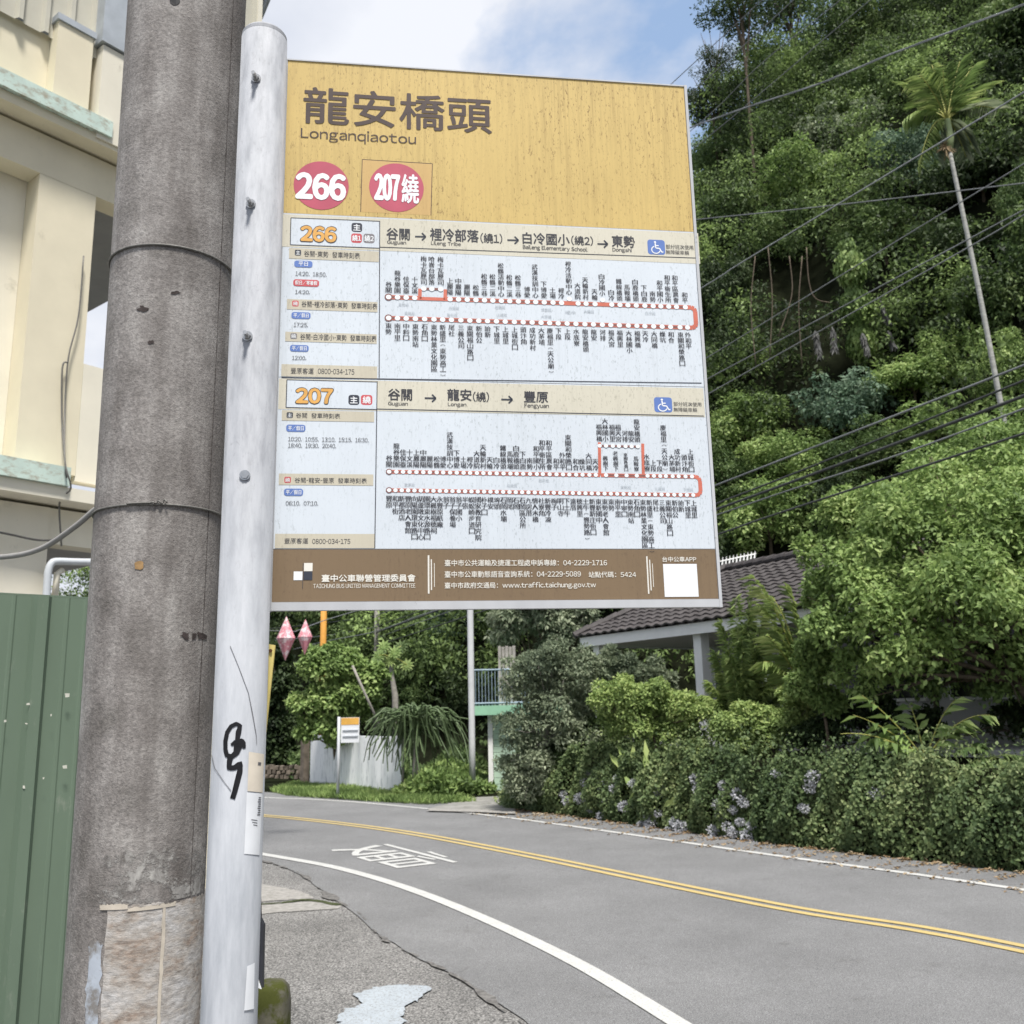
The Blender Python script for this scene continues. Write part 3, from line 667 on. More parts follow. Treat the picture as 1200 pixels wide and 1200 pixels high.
# ---- route diagrams
def vline(u, a, b):
    (ua, va), (ub, vb) = a, b; return va + (vb - va) * (u - ua) / (ub - ua)
def band(mb, u0, v0, u1, v1, w, k):
    p, q = uv(u0, v0, k), uv(u1, v1, k); d = nrm(q - p); e = np.cross(d, Nf) * w; mb.add([p - e, q - e, q + e, p + e], [(0, 1, 2, 3)])
def diagram(sh, top_l, top_r, bot_l, bot_r, x_end, tops, bots, ch, raise_px, w, dot):
    TLn, TRn, BLn, BRn = S(*top_l), S(*top_r), S(*bot_l), S(*bot_r)
    red, white, dark = MB(), MB(), MB()
    def skip(px): return any(a_ < px < b_ for a_, b_ in raise_px['gaps'])
    segs = []; cur = top_l[0]
    for a_, b_ in raise_px['gaps']: segs.append((cur, a_)); cur = b_
    segs.append((cur, top_r[0]))
    for x0, x1 in segs:
        u0 = S(x0, top_l[1] + slope(top_l[1]) * (x0 - top_l[0]))[0]; u1 = S(x1, top_l[1] + slope(top_l[1]) * (x1 - top_l[0]))[0]
        band(red, u0, vline(u0, TLn, TRn), u1, vline(u1, TLn, TRn), w, 3.2)
    band(red, *BLn, *BRn, w, 3.2)
    ue = S(x_end, (top_r[1] + bot_r[1]) / 2)[0]; rr = 0.006
    path = [TRn, (ue - rr, TRn[1]), (ue - rr * .3, TRn[1] - rr * .3), (ue, TRn[1] - rr), (ue, BRn[1] + rr), (ue - rr * .3, BRn[1] + rr * .3), (ue - rr, BRn[1]), BRn]
    for i_, (a_, b_) in enumerate(zip(path[:-1], path[1:])): band(red, *a_, *b_, w * 1.05, 3.25 + 0.03 * i_)
    for (x0, y0), (x1, y1) in raise_px['risers']: band(red, *S(x0, y0), *S(x1, y1), w * 0.8, 3.6)
    def dots(lst, ya, slope_pts, y_text, below):
        L0, L1 = slope_pts
        for i_, it in enumerate(lst):
            s_, px = it[0], it[1]; dy = it[2] if len(it) > 2 else 0; small = it[3] if len(it) > 3 else 1
            py = ya + slope(ya) * (px - L0[2]); u = S(px, py)[0]; v = vline(u, L0[:2], L1[:2])
            if dy: v = v + dy * 0.00123
            disc_uv(white, u, v, dot, dot * 0.9, 4.4 if not dy else 4.7, 10)
            if i_ == 0: disc_uv(dark, u, v, dot * 1.45, dot * 1.35, 3.9, 12)
            elif i_ > 0:
                pu, pv, pd = dots.prev
                if pd == dy: band(dark, pu, pv, u, v, w * 0.55, 3.7 if not dy else 4.0)
            dots.prev = (u, v, dy)
            c_ = ch * small
            if below: column(sh, 'ink', s_, u, v - 0.0072, c_, 0.01)
            else: column(sh, 'ink', s_, u, v + 0.0062, c_, 0.01, up=True)
    dots(tops, top_l[1], ((*TLn, top_l[0]), (*TRn, 0)), 0, False)
    dots(bots, bot_l[1], ((*BLn, bot_l[0]), (*BRn, 0)), 0, True)
    obj('route_line', red, K['line_red'], sh); obj('route_line', dark, K['line_dk'], sh)
    o = obj('stop_dots', white, K['paper'], sh); stuff(o)
t266 = [('谷關', 455.4), ('龍谷樂園', 465.8), ('佳保臺', 476), ('十文溪', 486), ('梅卡瓦歷司', 496.6, 12), ('哈崙台部落', 506, 12), ('梅卡瓦歷司', 516.5, 12), ('上麗陽', 527.4), ('中麗陽', 537.3), ('麗陽', 547.5), ('松鶴', 557.7),
        ('松鶴三巷', 567.7), ('松鶴二溪', 577.5), ('松鶴活動中心', 587.5), ('松鶴二溪', 597.3), ('松鶴三巷', 607.4), ('博愛', 618), ('武漢技訓中心', 627.7), ('下博愛', 637.7), ('土場', 648), ('裡冷', 658), ('裡冷活動中心', 667.3, 5.5),
        ('大道院', 677.4), ('天輪新村', 686.7), ('天輪', 697.2), ('白冷國小', 706.3, 5.5), ('白冷', 716.8), ('鐵線橋頭', 726.4), ('馬鞍壩', 735.7), ('白鹿橋頭', 745.5), ('下白鹿', 755.5), ('南勢', 765.3), ('和平國小', 774.2),
        ('和平衛生所', 783.5), ('和平區農會', 792.6), ('和平', 803)]
b266n = '東勢,南平里,中料口,東勢南站,石角口,東勢林業文化園區,新盛里(東勢高工),尾社,三義公司,東關福山路口,新伯公,詒新,下城里,上城里,上城街口,頭汴角,成功新村,大茅埔,慶福里(天公廟),下段,上段,水底寮,龍安橋頭,龍安,河排,福天宮,福興里,大林國小,福興橋,天冷,大同橋,燥坑,和合,東關和榮路口,外和平'.split(',')
b266x = [455.4, 465.8, 476, 486.8, 497.6, 508.5, 518.7, 529, 540, 550.5, 561, 571.2, 581.7, 592, 602.7, 613, 623.5, 634, 644, 654, 664.5, 674.8, 685.3, 695.3, 705.8, 715.6, 725.7, 736.2, 746.2, 755.5, 765.8, 775.8, 785.6, 796.8, 805.5]
diagram(sheet_a, (455.4, 348.3), (803, 360.2), (455.4, 372.8), (805.5, 384), 815, t266, list(zip(b266n, b266x)), 0.0090,
        {'gaps': [(492, 521)], 'risers': [((492.3, 338.5), (491.8, 350.5)), ((522, 339.3), (521.6, 351.5)), ((491.8, 350), (521.6, 351))]}, 0.0032, 0.0040)
t207 = [('谷關', 456), ('龍谷樂園', 464.5), ('佳保臺', 472.3), ('十文溪', 480), ('上麗陽', 488), ('中麗陽', 496), ('麗陽', 503.7), ('松鶴', 511.8), ('博愛', 519.3), ('武漢技訓中心', 527.4), ('下博愛', 535.2), ('土場', 543.2), ('裡冷', 550.8),
        ('大道院', 558.8), ('天輪新村', 566.4), ('天輪', 574), ('白冷', 582), ('鐵線橋頭', 590), ('馬鞍壩', 598), ('白鹿橋頭', 605.4), ('下白鹿', 613), ('南勢', 621), ('和平國小', 629), ('和平衛生所', 636), ('和平區農會', 644), ('和平', 652),
        ('外和平', 659.6), ('東關和榮路口', 667), ('和合', 675), ('燥坑', 682.5), ('大同橋', 690.5), ('天冷', 698), ('福興橋', 704, 35), ('大林國小', 711.5, 35), ('福興里', 719.5, 35), ('福天宮', 726.7, 35), ('河排', 734.5, 35), ('龍安', 741.7, 35), ('龍安橋頭', 749, 35),
        ('楓樹下', 710, 0, .85), ('老楓樹下', 722, 0, .85), ('東關路橋口', 734, 0, .62), ('馬鞍寮', 746, 0, .85), ('水底寮', 758.6), ('上段', 766), ('下段', 773.4), ('慶福里(天公廟)', 780), ('大茅埔', 788), ('成功新村', 795), ('頭汴角', 803), ('上城街口', 810.6)]
b207n = '豐原,和平街,新都酒店,豐原老人會館,向陽園環東路口,葫蘆墩文化中心,園環東水源路口,大楓樹福德祠,永豐原紙廠,翁子,翁子保養場,翁子國小,半張,蜈蚣崎步道口,國家教育研究院,朴子口,樸安,埤頭,石岡水壩,岡尾,石岡,石岡區公所,九房厝,情人木橋,社寮角,新豐冷凍,梅子,明山寺,下土牛,遠厝,德興里,土牛(豐勢路),新豐新庄街口,東新國中,東勢老人會館,東勢,南平里,中寧口,東勢南站,石角口,東勢林業文化園區,新盛里(東勢高工),尾社,三義公司,東關福山路口,新伯公,詒新,下城里,上城里'.split(',')
diagram(sheet_b, (456, 552.9), (811, 558.6), (456, 574.5), (812, 580.3), 820.5, t207, [(s_, 456 + 356 * i_ / (len(b207n) - 1)) for i_, s_ in enumerate(b207n)], 0.0088,
        {'gaps': [(703, 704)], 'risers': [((702.3, 518.5), (702.8, 556.5)), ((753, 520), (753.8, 557.5))]}, 0.0027, 0.0031)
for x, y, s_ in [(473, 357, '東勢林'), (532, 361, '谷關線'), (586, 360, '松鶴段'), (640, 363, '博愛段'), (690, 365, '天輪段'), (762, 367, '白冷段'), (480, 367, '東勢段'), (530, 369, '新社段'), (588, 369, '上城段'), (640, 371, '大茅埔'), (668, 366, '裡冷')]:
    text(sheet_a, 'faint', s_, x - 6, x + 6, y - 2, y + 2, 0)
for x, y, s_ in [(637, 563, '和平段'), (480, 568, '豐原段'), (600, 569, '石岡段'), (733, 571, '東勢段'), (773, 572.5, '三義段'), (806, 573.5, '下城段')]:
    text(sheet_b, 'faint', s_, x - 6, x + 6, y - 2, y + 2, 0)

# ---- contact sheet
for mat, x0, x1, y0, y1, k in [('paper', 344.3, 354.6, 669.8, 680, 3), ('cream', 356.4, 366.4, 659.8, 669.4, 3), ('slate', 355.8, 366.2, 669.8, 679.8, 3), ('slate', 355.0, 355.6, 660, 690, 3.5)]:
    m_ = MB(); rect_px(m_, x0, x1, y0, y1, k); obj('logo_square', m_, K[mat], foot_sheet)
for x0, w, y0, y1 in [(501.2, 1.9, 650.8, 695.8), (504.8, 1.3, 655.5, 691.6), (508.6, .7, 660, 688), (757, 1.6, 652, 696), (760.5, 1.2, 656, 692), (764, .7, 660.5, 688)]:
    m_ = MB(); rect_px(m_, x0, x0 + w, y0, y1, 3); obj('divider_bar', m_, K['cream'], foot_sheet)
for a_ in [('臺中公車聯營管理委員會', 377, 487, 673.4, 682.2, .022), ('TAICHUNG BUS UNITED MANAGEMENT COMMITTEE', 367.2, 486.7, 684.4, 689.4, 0),
           ('臺中市公共運輸及捷運工程處申訴專線：04-2229-1716', 521, 711, 656, 663.6, .008), ('臺中市公車動態語音查詢系統：04-2229-5089', 521, 680.5, 669.3, 677, .008),
           ('站點代碼：5424', 689.5, 745, 670, 677, .008), ('臺中市政府交通局：www.traffic.taichung.gov.tw', 521, 698, 682.6, 691, .008), ('台中公車APP', 775.8, 815.5, 652.4, 658.6, .012)]:
    text(foot_sheet, 'cream', *a_[:5], a_[5])
m_ = MB(); rect_px(m_, 776.8, 816.2, 661, 699.6, 3); obj('blank_label', m_, K['paper'], foot_sheet)

# evaluate all lettering at once and lay it on the board
Lettering.prepare([t_[3] for t_ in TXT] + ['慢'])
acc = {}
for kind_, parent, mat, s_, a_, w, k, nm in TXT:
    mb = acc.setdefault((parent.name, mat, nm), (MB(), parent))[0]
    # a heavier weight is printed as the glyph struck several times with a small shift
    if kind_ == 'fit':
        x0, x1, y0, y1 = a_; u0, v1 = S(x0, y0); _, v0 = S(x0, y1); u1 = S(x1, y0 + slope(y0) * (x1 - x0))[0]
        v, f = Lettering.line(s_)
        lo, hi = v.min(0), v.max(0); q = (v - lo) / (hi - lo); e_ = w * (v1 - v0)
        u0 += e_; u1 -= e_; v0 += e_; v1 -= e_
        sh = [(0, 0)] if w < 0.006 else [(e_ * math.cos(t), e_ * math.sin(t)) for t in np.arange(0, 2 * PI - .1, PI / 4 if w > 0.03 else PI / 2)]
        for i_, (dx, dy) in enumerate(sh):
            mb.add([uv(u0 + dx + a__ * (u1 - u0), v0 + dy + b__ * (v1 - v0), k + 0.05 * i_) for a__, b__ in q], f)
    else:
        u, v, ch, up_ = a_; n_c = len(s_)
        for i_, c_ in enumerate(s_):
            gv, f = Lettering.cache[Lettering.form(c_)]; lo, hi = gv.min(0), gv.max(0); cen = (lo + hi) / 2
            row = (n_c - 1 - i_) if up_ else i_
            vc = v + (row + 0.5) * ch if up_ else v - (row + 0.5) * ch
            g = (gv - cen) * ch * 0.97
            if c_ not in '()一二三': g = g * np.array([0.95 * ch / max(1e-6, np.ptp(g[:, 0])), 0.9 * ch / max(1e-6, np.ptp(g[:, 1]))])
            if c_ in '()': g = g @ np.array([[0, -1], [1, 0]]) * 0.8      # brackets stand across the column
            for j_, dx in enumerate((-0.00018, 0.00018)):
                mb.add([uv(u + x + dx, vc + y, k + 0.05 * j_) for x, y in g], f)
for (pn, mat, nm), (mb, parent) in acc.items():
    o = obj(nm, mb, K[mat], parent); stuff(o)

# ---- things stuck on the post
def on_post(pts, mat, name, r_add=0.0006, parent=None, n_sub=10):
    """quad outline (photo points: left top, right top, right bottom, left bottom) wrapped round the post"""
    q = [cyl_hit(x, y, *post_xy, POST_R)[:2] for x, y in pts]; m_ = MB(); r = POST_R + r_add
    a = [q_[0] for q_ in q]; z = [q_[1] for q_ in q]; vs = []
    for i_ in range(n_sub + 1):
        t = i_ / n_sub
        for aa, zz in ((a[0] + (a[1] - a[0]) * t, z[0] + (z[1] - z[0]) * t), (a[3] + (a[2] - a[3]) * t, z[3] + (z[2] - z[3]) * t)):
            vs.append((post_xy[0] + r * math.cos(aa), post_xy[1] + r * math.sin(aa), zz))
    m_.add(vs, [(2 * i_, 2 * i_ + 1, 2 * i_ + 3, 2 * i_ + 2) for i_ in range(n_sub)])
    return obj(name, m_, mat, parent or sign, True)
m_pa = plain('old_paper', (0.62, 0.56, 0.47), 0.8, var=0.1, scale=30, dirt=(0.3, 0.25, 0.2), dirt_lo=0.6, dirt_hi=0.72)
m_pb = plain('white_sticker', (0.70, 0.72, 0.75), 0.6, var=0.05, scale=30)
m_black = plain('black_paint', (0.012, 0.012, 0.014), 0.4, var=0.3, scale=40)
m_scr0 = plain('grey_print', (.12, .12, .13), .7)
on_post([(291.5, 881), (309, 884), (307.3, 929), (289.8, 927)], m_pa, 'beige_sticker')
on_post([(289, 928.5), (307, 930), (303.5, 1002), (286, 1000.5)], m_pb, 'white_sticker')
for k_ in range(9):
    y_ = 934 + k_ * 2.5; on_post([(302.6 - k_ * .12 - (k_ % 3) * .4, y_), (305.3 - k_ * .12, y_ + .2), (305.2 - k_ * .12, y_ + 1.5), (302.5 - k_ * .12 - (k_ % 3) * .4, y_ + 1.3)], m_scr0, 'sticker_print', 0.0009, n_sub=2)
for k_ in range(3):
    on_post([(294 + k_ * 1.2, 960 + k_ * 3), (301, 961 + k_ * 3), (301, 961.9 + k_ * 3), (294 + k_ * 1.2, 960.9 + k_ * 3)], m_scr0, 'sticker_print', 0.0009, n_sub=2)
on_post([(302, 893), (305.5, 893.5), (305, 897), (301.6, 896.5)], m_scr0, 'sticker_print', 0.0009)
def brush(pts, name='brush_mark'):
    m_ = MB(); r = POST_R + 0.0007; P = []
    pts = np.array(pts, float); den = []
    for i_ in range(len(pts) - 1):
        for t in np.linspace(0, 1, 5, endpoint=False): den.append(pts[i_] * (1 - t) + pts[i_ + 1] * t)
    den.append(pts[-1]); den = np.array(den); tg = np.gradient(den[:, :2], axis=0); tg = nrm(tg); nn = np.stack([-tg[:, 1], tg[:, 0]], 1)
    vs = []
    for s_ in (-1, 1):
        for p, n_, w in zip(den[:, :2], nn, den[:, 2]):
            a_, z_, _ = cyl_hit(*(p + s_ * n_ * w / 2), *post_xy, POST_R); vs.append((post_xy[0] + r * math.cos(a_), post_xy[1] + r * math.sin(a_), z_))
    n_ = len(den); m_.add(vs, [(i_, i_ + 1, n_ + i_ + 1, n_ + i_) for i_ in range(n_ - 1)]); return m_
gm = brush([(278, 867, 5), (279.5, 858, 6.5), (281.5, 850.5, 4.5), (277, 848, 4.5), (271, 851, 4.6), (266.5, 858, 4.8), (264.5, 868, 5), (264.5, 878, 5), (266, 885, 5), (272, 886.5, 5.5), (277, 882, 7), (279, 874, 10), (284, 870, 8), (286.5, 877, 3)])
g2_ = brush([(271, 873, 3), (276, 869.5, 5), (283, 868, 5.5), (285.5, 871, 5)]); gm.add(g2_.v, g2_.f)
g3_ = brush([(270.5, 885, 7), (269, 893, 6), (268.5, 900, 5.5), (275, 899.5, 6), (281.5, 894.5, 6), (281, 904, 6.5), (278, 916, 6.5), (275, 928, 6), (272.5, 936, 6)]); gm.add(g3_.v, g3_.f)
obj('painted_squiggle', gm, m_black, sign)
m_scr = plain('scratch', (0.16, 0.16, 0.17), 0.6, var=0.3, scale=40)
s1 = brush([(270, 757, .7), (280, 782, .6), (291, 812, .7), (296, 838, 1.0), (300, 862, .7), (300.5, 872, .4)])
s2 = brush([(248.5, 885, .6), (252, 900, .7), (262, 915, .7), (271, 927, .8)]); s1.add(s2.v, s2.f)
obj('scratch', s1, m_scr, sign)
# yellow plate and dark plate on the far side of the post
m_yel = plain('yellow_plate_paint', (0.68, 0.56, 0.20), 0.55, var=0.15, scale=14, dirt=(0.2, 0.12, 0.05), dirt_lo=0.62, dirt_hi=0.7)
yp = [at(322.5, 755, 1.245), at(321.5, 760, 1.245)]
m_ = MB(); a_ = [at(309, 754, 1.232), at(322.3, 756, 1.236), at(306.2, 905, 1.236), at(300, 905, 1.232)]
b_ = [p + np.array([0.0005, 0.002, 0]) for p in a_]
m_.hexa([a_[3], a_[2], b_[2], b_[3], a_[0], a_[1], b_[1], b_[0]]); pl = obj('yellow_plate', m_, m_yel, sign)
m_ = MB(); c_ = at(317.2, 762.5, 1.2335); m_.tube([c_, c_ - np.array([0, 0.0015, 0])], 0.0022, 12); obj('rivet', m_, plain('rust', (0.10, 0.045, 0.02), 0.8, var=0.4, scale=60), pl)
m_dark = plain('black_plastic', (0.035, 0.037, 0.045), 0.45, var=0.25, scale=20, dirt=(0.3, 0.3, 0.3), dirt_lo=0.66, dirt_hi=0.74)
m_ = MB(); o_ = [(303.5, 1045), (300, 1080), (296.5, 1128), (298, 1133), (307, 1158), (308.5, 1084), (304.5, 1076)]
f_ = [at(x, y, 1.214) for x, y in o_]; g_ = [at(x, y, 1.214) + np.array([0.001, 0.006, 0]) for x, y in o_]; n_ = len(o_)
m_.add(f_ + g_, [tuple(range(n_)), tuple(range(n_, 2 * n_))[::-1]] + [(i_, (i_ + 1) % n_, n_ + (i_ + 1) % n_, n_ + i_) for i_ in range(n_)]); obj('black_bracket', m_, m_dark, sign)
on_post([(289, 1132), (297.5, 1128), (296.5, 1182), (285.5, 1184)], m_pb, 'torn_paper', 0.0012)
m_ = MB(); f_ = [at(x, y, 1.212) for x, y in [(294, 1130), (299, 1140), (306, 1159), (297, 1156), (294.5, 1160)]]; g_ = [p + np.array([0.0004, 0.0008, 0]) for p in f_]
m_.add(f_ + g_, [tuple(range(5)), tuple(range(5, 10))[::-1]] + [(i_, (i_ + 1) % 5, 5 + (i_ + 1) % 5, 5 + i_) for i_ in range(5)]); obj('torn_paper', m_, m_pb, sign)

# painted character for oncoming drivers, read from the other direction
v, f = Lettering.cache['慢']; lo, hi = v.min(0), v.max(0); q = (v - lo) / (hi - lo) - 0.5
cen = np.array([-1.47, 11.62]); upd = nrm(np.array([0.53, -0.85])); rtd = np.array([upd[1], -upd[0]])
mb = MB(); mb.add([(*(cen + rtd * x * .93 + upd * y * 1.9), 0.018) for x, y in q], f)
up(struct(obj('road_lettering', mb, m_white)))

# ------------------------------------------------------------------ concrete utility pole
def stop_at(l, r, n): return [l + (r - l) * i / (n - 1) for i in range(n)]
def polemat():
    m, nt, b = newmat('weathered_concrete')
    n1 = noise(nt, 9, 6, 0.65); r1 = ramp(nt, [(0.28, (0.16, 0.15, 0.14)), (0.5, (0.25, 0.235, 0.225)), (0.72, (0.36, 0.345, 0.33))]); nt.links.new(n1.outputs['Fac'], r1.inputs[0])
    n2 = noise(nt, 130, 3, 0.8); r2 = ramp(nt, [(0.30, (0.66,) * 3), (0.5, (1.0,) * 3), (0.72, (1.4,) * 3)]); nt.links.new(n2.outputs['Fac'], r2.inputs[0])
    o = mixc(nt, 1.0, r1.outputs[0], r2.outputs[0], 'MULTIPLY')
    n3 = noise(nt, 1.0, 4, 0.6, (12, 12, 2.2)); r3 = ramp(nt, [(0.35, (0.66, 0.64, 0.63)), (0.62, (1.12, 1.12, 1.12))]); nt.links.new(n3.outputs['Fac'], r3.inputs[0])
    o = mixc(nt, 1.0, o, r3.outputs[0], 'MULTIPLY')
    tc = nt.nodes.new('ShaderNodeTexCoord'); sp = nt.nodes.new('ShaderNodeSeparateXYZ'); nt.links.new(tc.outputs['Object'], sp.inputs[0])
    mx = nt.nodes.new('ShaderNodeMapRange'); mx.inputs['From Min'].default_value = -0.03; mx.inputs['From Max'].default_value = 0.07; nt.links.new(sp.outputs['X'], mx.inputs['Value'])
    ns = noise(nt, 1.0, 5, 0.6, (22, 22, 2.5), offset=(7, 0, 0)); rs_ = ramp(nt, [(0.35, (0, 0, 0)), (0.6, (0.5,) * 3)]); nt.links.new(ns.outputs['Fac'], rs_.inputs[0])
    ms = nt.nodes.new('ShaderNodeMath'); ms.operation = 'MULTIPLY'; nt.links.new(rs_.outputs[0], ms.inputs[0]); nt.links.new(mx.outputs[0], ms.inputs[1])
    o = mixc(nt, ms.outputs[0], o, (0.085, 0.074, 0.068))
    n4 = noise(nt, 55, 6, 0.85, dist=1.5); r4 = ramp(nt, [(0.60, (0, 0, 0)), (0.66, (0.8,) * 3)]); nt.links.new(n4.outputs['Fac'], r4.inputs[0])
    n5 = noise(nt, 6, 3, 0.5, offset=(5, 2, 0)); r5 = ramp(nt, [(0.45, (0, 0, 0)), (0.62, (1, 1, 1))]); nt.links.new(n5.outputs['Fac'], r5.inputs[0])
    f = nt.nodes.new('ShaderNodeMath'); f.operation = 'MULTIPLY'; nt.links.new(r4.outputs[0], f.inputs[0]); nt.links.new(r5.outputs[0], f.inputs[1])
    o = mixc(nt, f.outputs[0], o, (0.36, 0.34, 0.315))
    n6 = noise(nt, 75, 4, 0.8, offset=(1, 9, 4)); r6 = ramp(nt, [(0.66, (0, 0, 0)), (0.71, (0.85,) * 3)]); nt.links.new(n6.outputs['Fac'], r6.inputs[0])
    o = mixc(nt, r6.outputs[0], o, (0.04, 0.036, 0.034))
    nt.links.new(o, b.inputs['Base Color']); b.inputs['Roughness'].default_value = 0.95
    bump(nt, b, n2.outputs['Fac'], 0.7, 0.003); return m
m_pole = polemat()
pc = at(187, 600, 2.02); px_, py_ = pc[0], pc[1]
pole = thing('utility_pole', (px_, py_, 0), 'thick weathered grey concrete utility pole right behind the bus stop post', 'utility pole')
def prad(z): return 0.1235 + 0.0042 * z
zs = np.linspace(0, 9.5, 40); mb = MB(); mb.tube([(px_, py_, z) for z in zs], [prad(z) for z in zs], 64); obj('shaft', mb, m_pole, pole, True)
def pole_hit(px, py):
    z = 1.65
    for _ in range(4): a_, z, p = cyl_hit(px, py, px_, py_, prad(z))
    return a_, z, p
m_seam = plain('dark_seam', (0.05, 0.04, 0.038), 0.95, var=0.4, scale=80)
mb = MB(); vs = []; zz = np.arange(0.3, 4.5, 0.02); a0 = pole_hit(254, 400)[0]
for i_, z in enumerate(zz):
    w = 0.006 * (0.5 + abs(random.gauss(0, 0.5)));
    for s_ in (-w, w): vs.append((px_ + (prad(z) + 0.0008) * math.cos(a0 + s_), py_ + (prad(z) + 0.0008) * math.sin(a0 + s_), z))
mb.add(vs, [(2 * i_, 2 * i_ + 1, 2 * i_ + 3, 2 * i_ + 2) for i_ in range(len(zz) - 1)]); obj('mould_seam', mb, m_seam, pole)
m_wire = plain('old_wire', (0.16, 0.155, 0.145), 0.6, 0.3, 0.3, 80)
def ring(zc, tilt, r_w, name, a_lo=0, a_hi=2 * PI, mat=None):
    pts = []
    for a_ in np.linspace(a_lo, a_hi, 60):
        z = zc + tilt * math.cos(a_); R = prad(z) + r_w; pts.append((px_ + R * math.cos(a_), py_ + R * math.sin(a_), z))
    mb = MB(); mb.tube(pts, r_w, 8); return obj(name, mb, mat or m_wire, pole, True)
z1_ = pole_hit(198, 288)[1]; ring(z1_, 0.0, 0.0026, 'tie_wire')
z2_ = pole_hit(190, 592)[1]; ring(z2_, 0.003, 0.0024, 'tie_wire')
# twisted knot in the lower tie wire
pts = []
for t in np.linspace(0, 1, 60):
    x = 150 + 45 * t; a_, z_, p = pole_hit(x, 592); d = np.array([math.cos(a_), math.sin(a_), 0]); tw = max(0, (t - .55) / .45)
    pts.append(p + d * (0.006 + 0.004 * math.sin(t * 40) * tw) + np.array([0, 0, 0.006 + 0.005 * math.cos(t * 40) * tw - 0.004 * (1 - t)]))
mb = MB(); mb.tube(pts, 0.0017, 6); obj('twisted_wire_end', mb, m_wire, pole, True)
# bolt hole near the top, rust spot, stencil traces
def on_pole(px, py, rx, ry, mat, name, n=14, jag=0.25):
    cx = pole_hit(px, py); mb = MB(); pts = []
    for i_ in range(n):
        t = 2 * PI * i_ / n; k_ = 1 + random.uniform(-jag, jag); a_, z_, _ = pole_hit(px + rx * k_ * math.cos(t), py + ry * k_ * math.sin(t)); R = prad(z_) + 0.0012
        pts.append((px_ + R * math.cos(a_), py_ + R * math.sin(a_), z_))
    mb.add(pts, [tuple(range(n))]); return obj(name, mb, mat, pole)
on_pole(205, 1, 6, 5, m_black, 'bolt_hole', 14, 0.05)
on_pole(163, 662, 6, 5, plain('ochre_stain', (0.30, 0.19, 0.09), 0.9, var=0.3, scale=60), 'ochre_spot')
for q_ in [(216, 745, 4.5, 4), (227, 746, 3.5, 4), (235, 745, 5.5, 4.6), (168, 362, 6, 3), (177, 401, 3, 2), (206, 343, 5, 1.5)]: on_pole(*q_, m_seam, 'dark_fleck', 12, 0.5)
# layers of old paper and paint round the foot
def residue():
    m, nt, b = newmat('paper_residue')
    n1 = noise(nt, 1.0, 6, 0.7, (9, 9, 16)); r1 = ramp(nt, [(0.3, (0.20, 0.125, 0.09)), (0.40, (0.30, 0.245, 0.205)), (0.50, (0.38, 0.35, 0.32)), (0.64, (0.46, 0.45, 0.445))]); nt.links.new(n1.outputs['Fac'], r1.inputs[0])
    n2 = noise(nt, 1.0, 6, 0.75, (50, 50, 130)); r2 = ramp(nt, [(0.35, (0.6,) * 3), (0.6, (1.2,) * 3)]); nt.links.new(n2.outputs['Fac'], r2.inputs[0])
    o = mixc(nt, 1.0, r1.outputs[0], r2.outputs[0], 'MULTIPLY'); nt.links.new(o, b.inputs['Base Color']); b.inputs['Roughness'].default_value = 0.9
    bump(nt, b, n2.outputs['Fac'], 0.6, 0.003); return m
m_res = residue()
def wrap(px0, px1, py0, py1, mat, name, add=0.001, jag=0.0025):
    a0, z0, _ = pole_hit(px0, (py0 + py1) / 2); a1 = pole_hit(px1, (py0 + py1) / 2)[0]; zt = pole_hit((px0 + px1) / 2, py0)[1]; zb = pole_hit((px0 + px1) / 2, py1)[1]
    mb = MB(); N_ = 30; M_ = 24; vs = []
    for j_ in range(M_ + 1):
        for i_ in range(N_ + 1):
            a_ = a0 + (a1 - a0) * i_ / N_; z_ = zt + (zb - zt) * j_ / M_
            if j_ == 0: z_ += random.uniform(-jag, jag)
            if i_ in (0, N_): a_ += random.uniform(-jag, jag) * 6
            R = prad(z_) + add; vs.append((px_ + R * math.cos(a_), py_ + R * math.sin(a_), z_))
    mb.add(vs, [(j_ * (N_ + 1) + i_, j_ * (N_ + 1) + i_ + 1, (j_ + 1) * (N_ + 1) + i_ + 1, (j_ + 1) * (N_ + 1) + i_) for j_ in range(M_) for i_ in range(N_)])
    return obj(name, mb, mat, pole, True)
wrap(118, 184, 1061, 1330, m_res, 'old_poster'); wrap(186, 243, 1055, 1330, m_res, 'old_poster', 0.0014)
def smear():
    m, nt, b = newmat('pale_smear'); n1 = noise(nt, 1.0, 6, 0.75, (26, 26, 14), 0.8); r1 = ramp(nt, [(0.36, (0.13, 0.12, 0.11)), (0.5, (0.24, 0.23, 0.22)), (0.64, (0.40, 0.39, 0.37))]); nt.links.new(n1.outputs['Fac'], r1.inputs[0])
    nt.links.new(r1.outputs[0], b.inputs['Base Color']); b.inputs['Roughness'].default_value = .95
    a1 = noise(nt, 1.0, 5, 0.8, (16, 16, 26), offset=(4, 4, 4)); ra = ramp(nt, [(0.47, (0, 0, 0)), (0.56, (1, 1, 1))]); nt.links.new(a1.outputs['Fac'], ra.inputs[0]); nt.links.new(ra.outputs[0], b.inputs['Alpha']); return m
m_pl = plain('pale_paint_layer', (0.30, 0.30, 0.30), 0.9, var=0.3, scale=14, bmp=0.3, dirt=(0.13, 0.12, 0.11), dirt_lo=0.45, dirt_hi=0.6, dirt_scale=22)
wrap(119, 241, 1000, 1058, smear(), 'cement_smear', 0.0007, 0.012); wrap(98, 113, 1105, 1330, plain('bluish_paint_layer', (0.40, 0.44, 0.50), 0.8, var=0.15, scale=18, dirt=(0.2, 0.19, 0.18), dirt_lo=0.5, dirt_hi=0.62), 'paint_layer', 0.0006, 0.006)
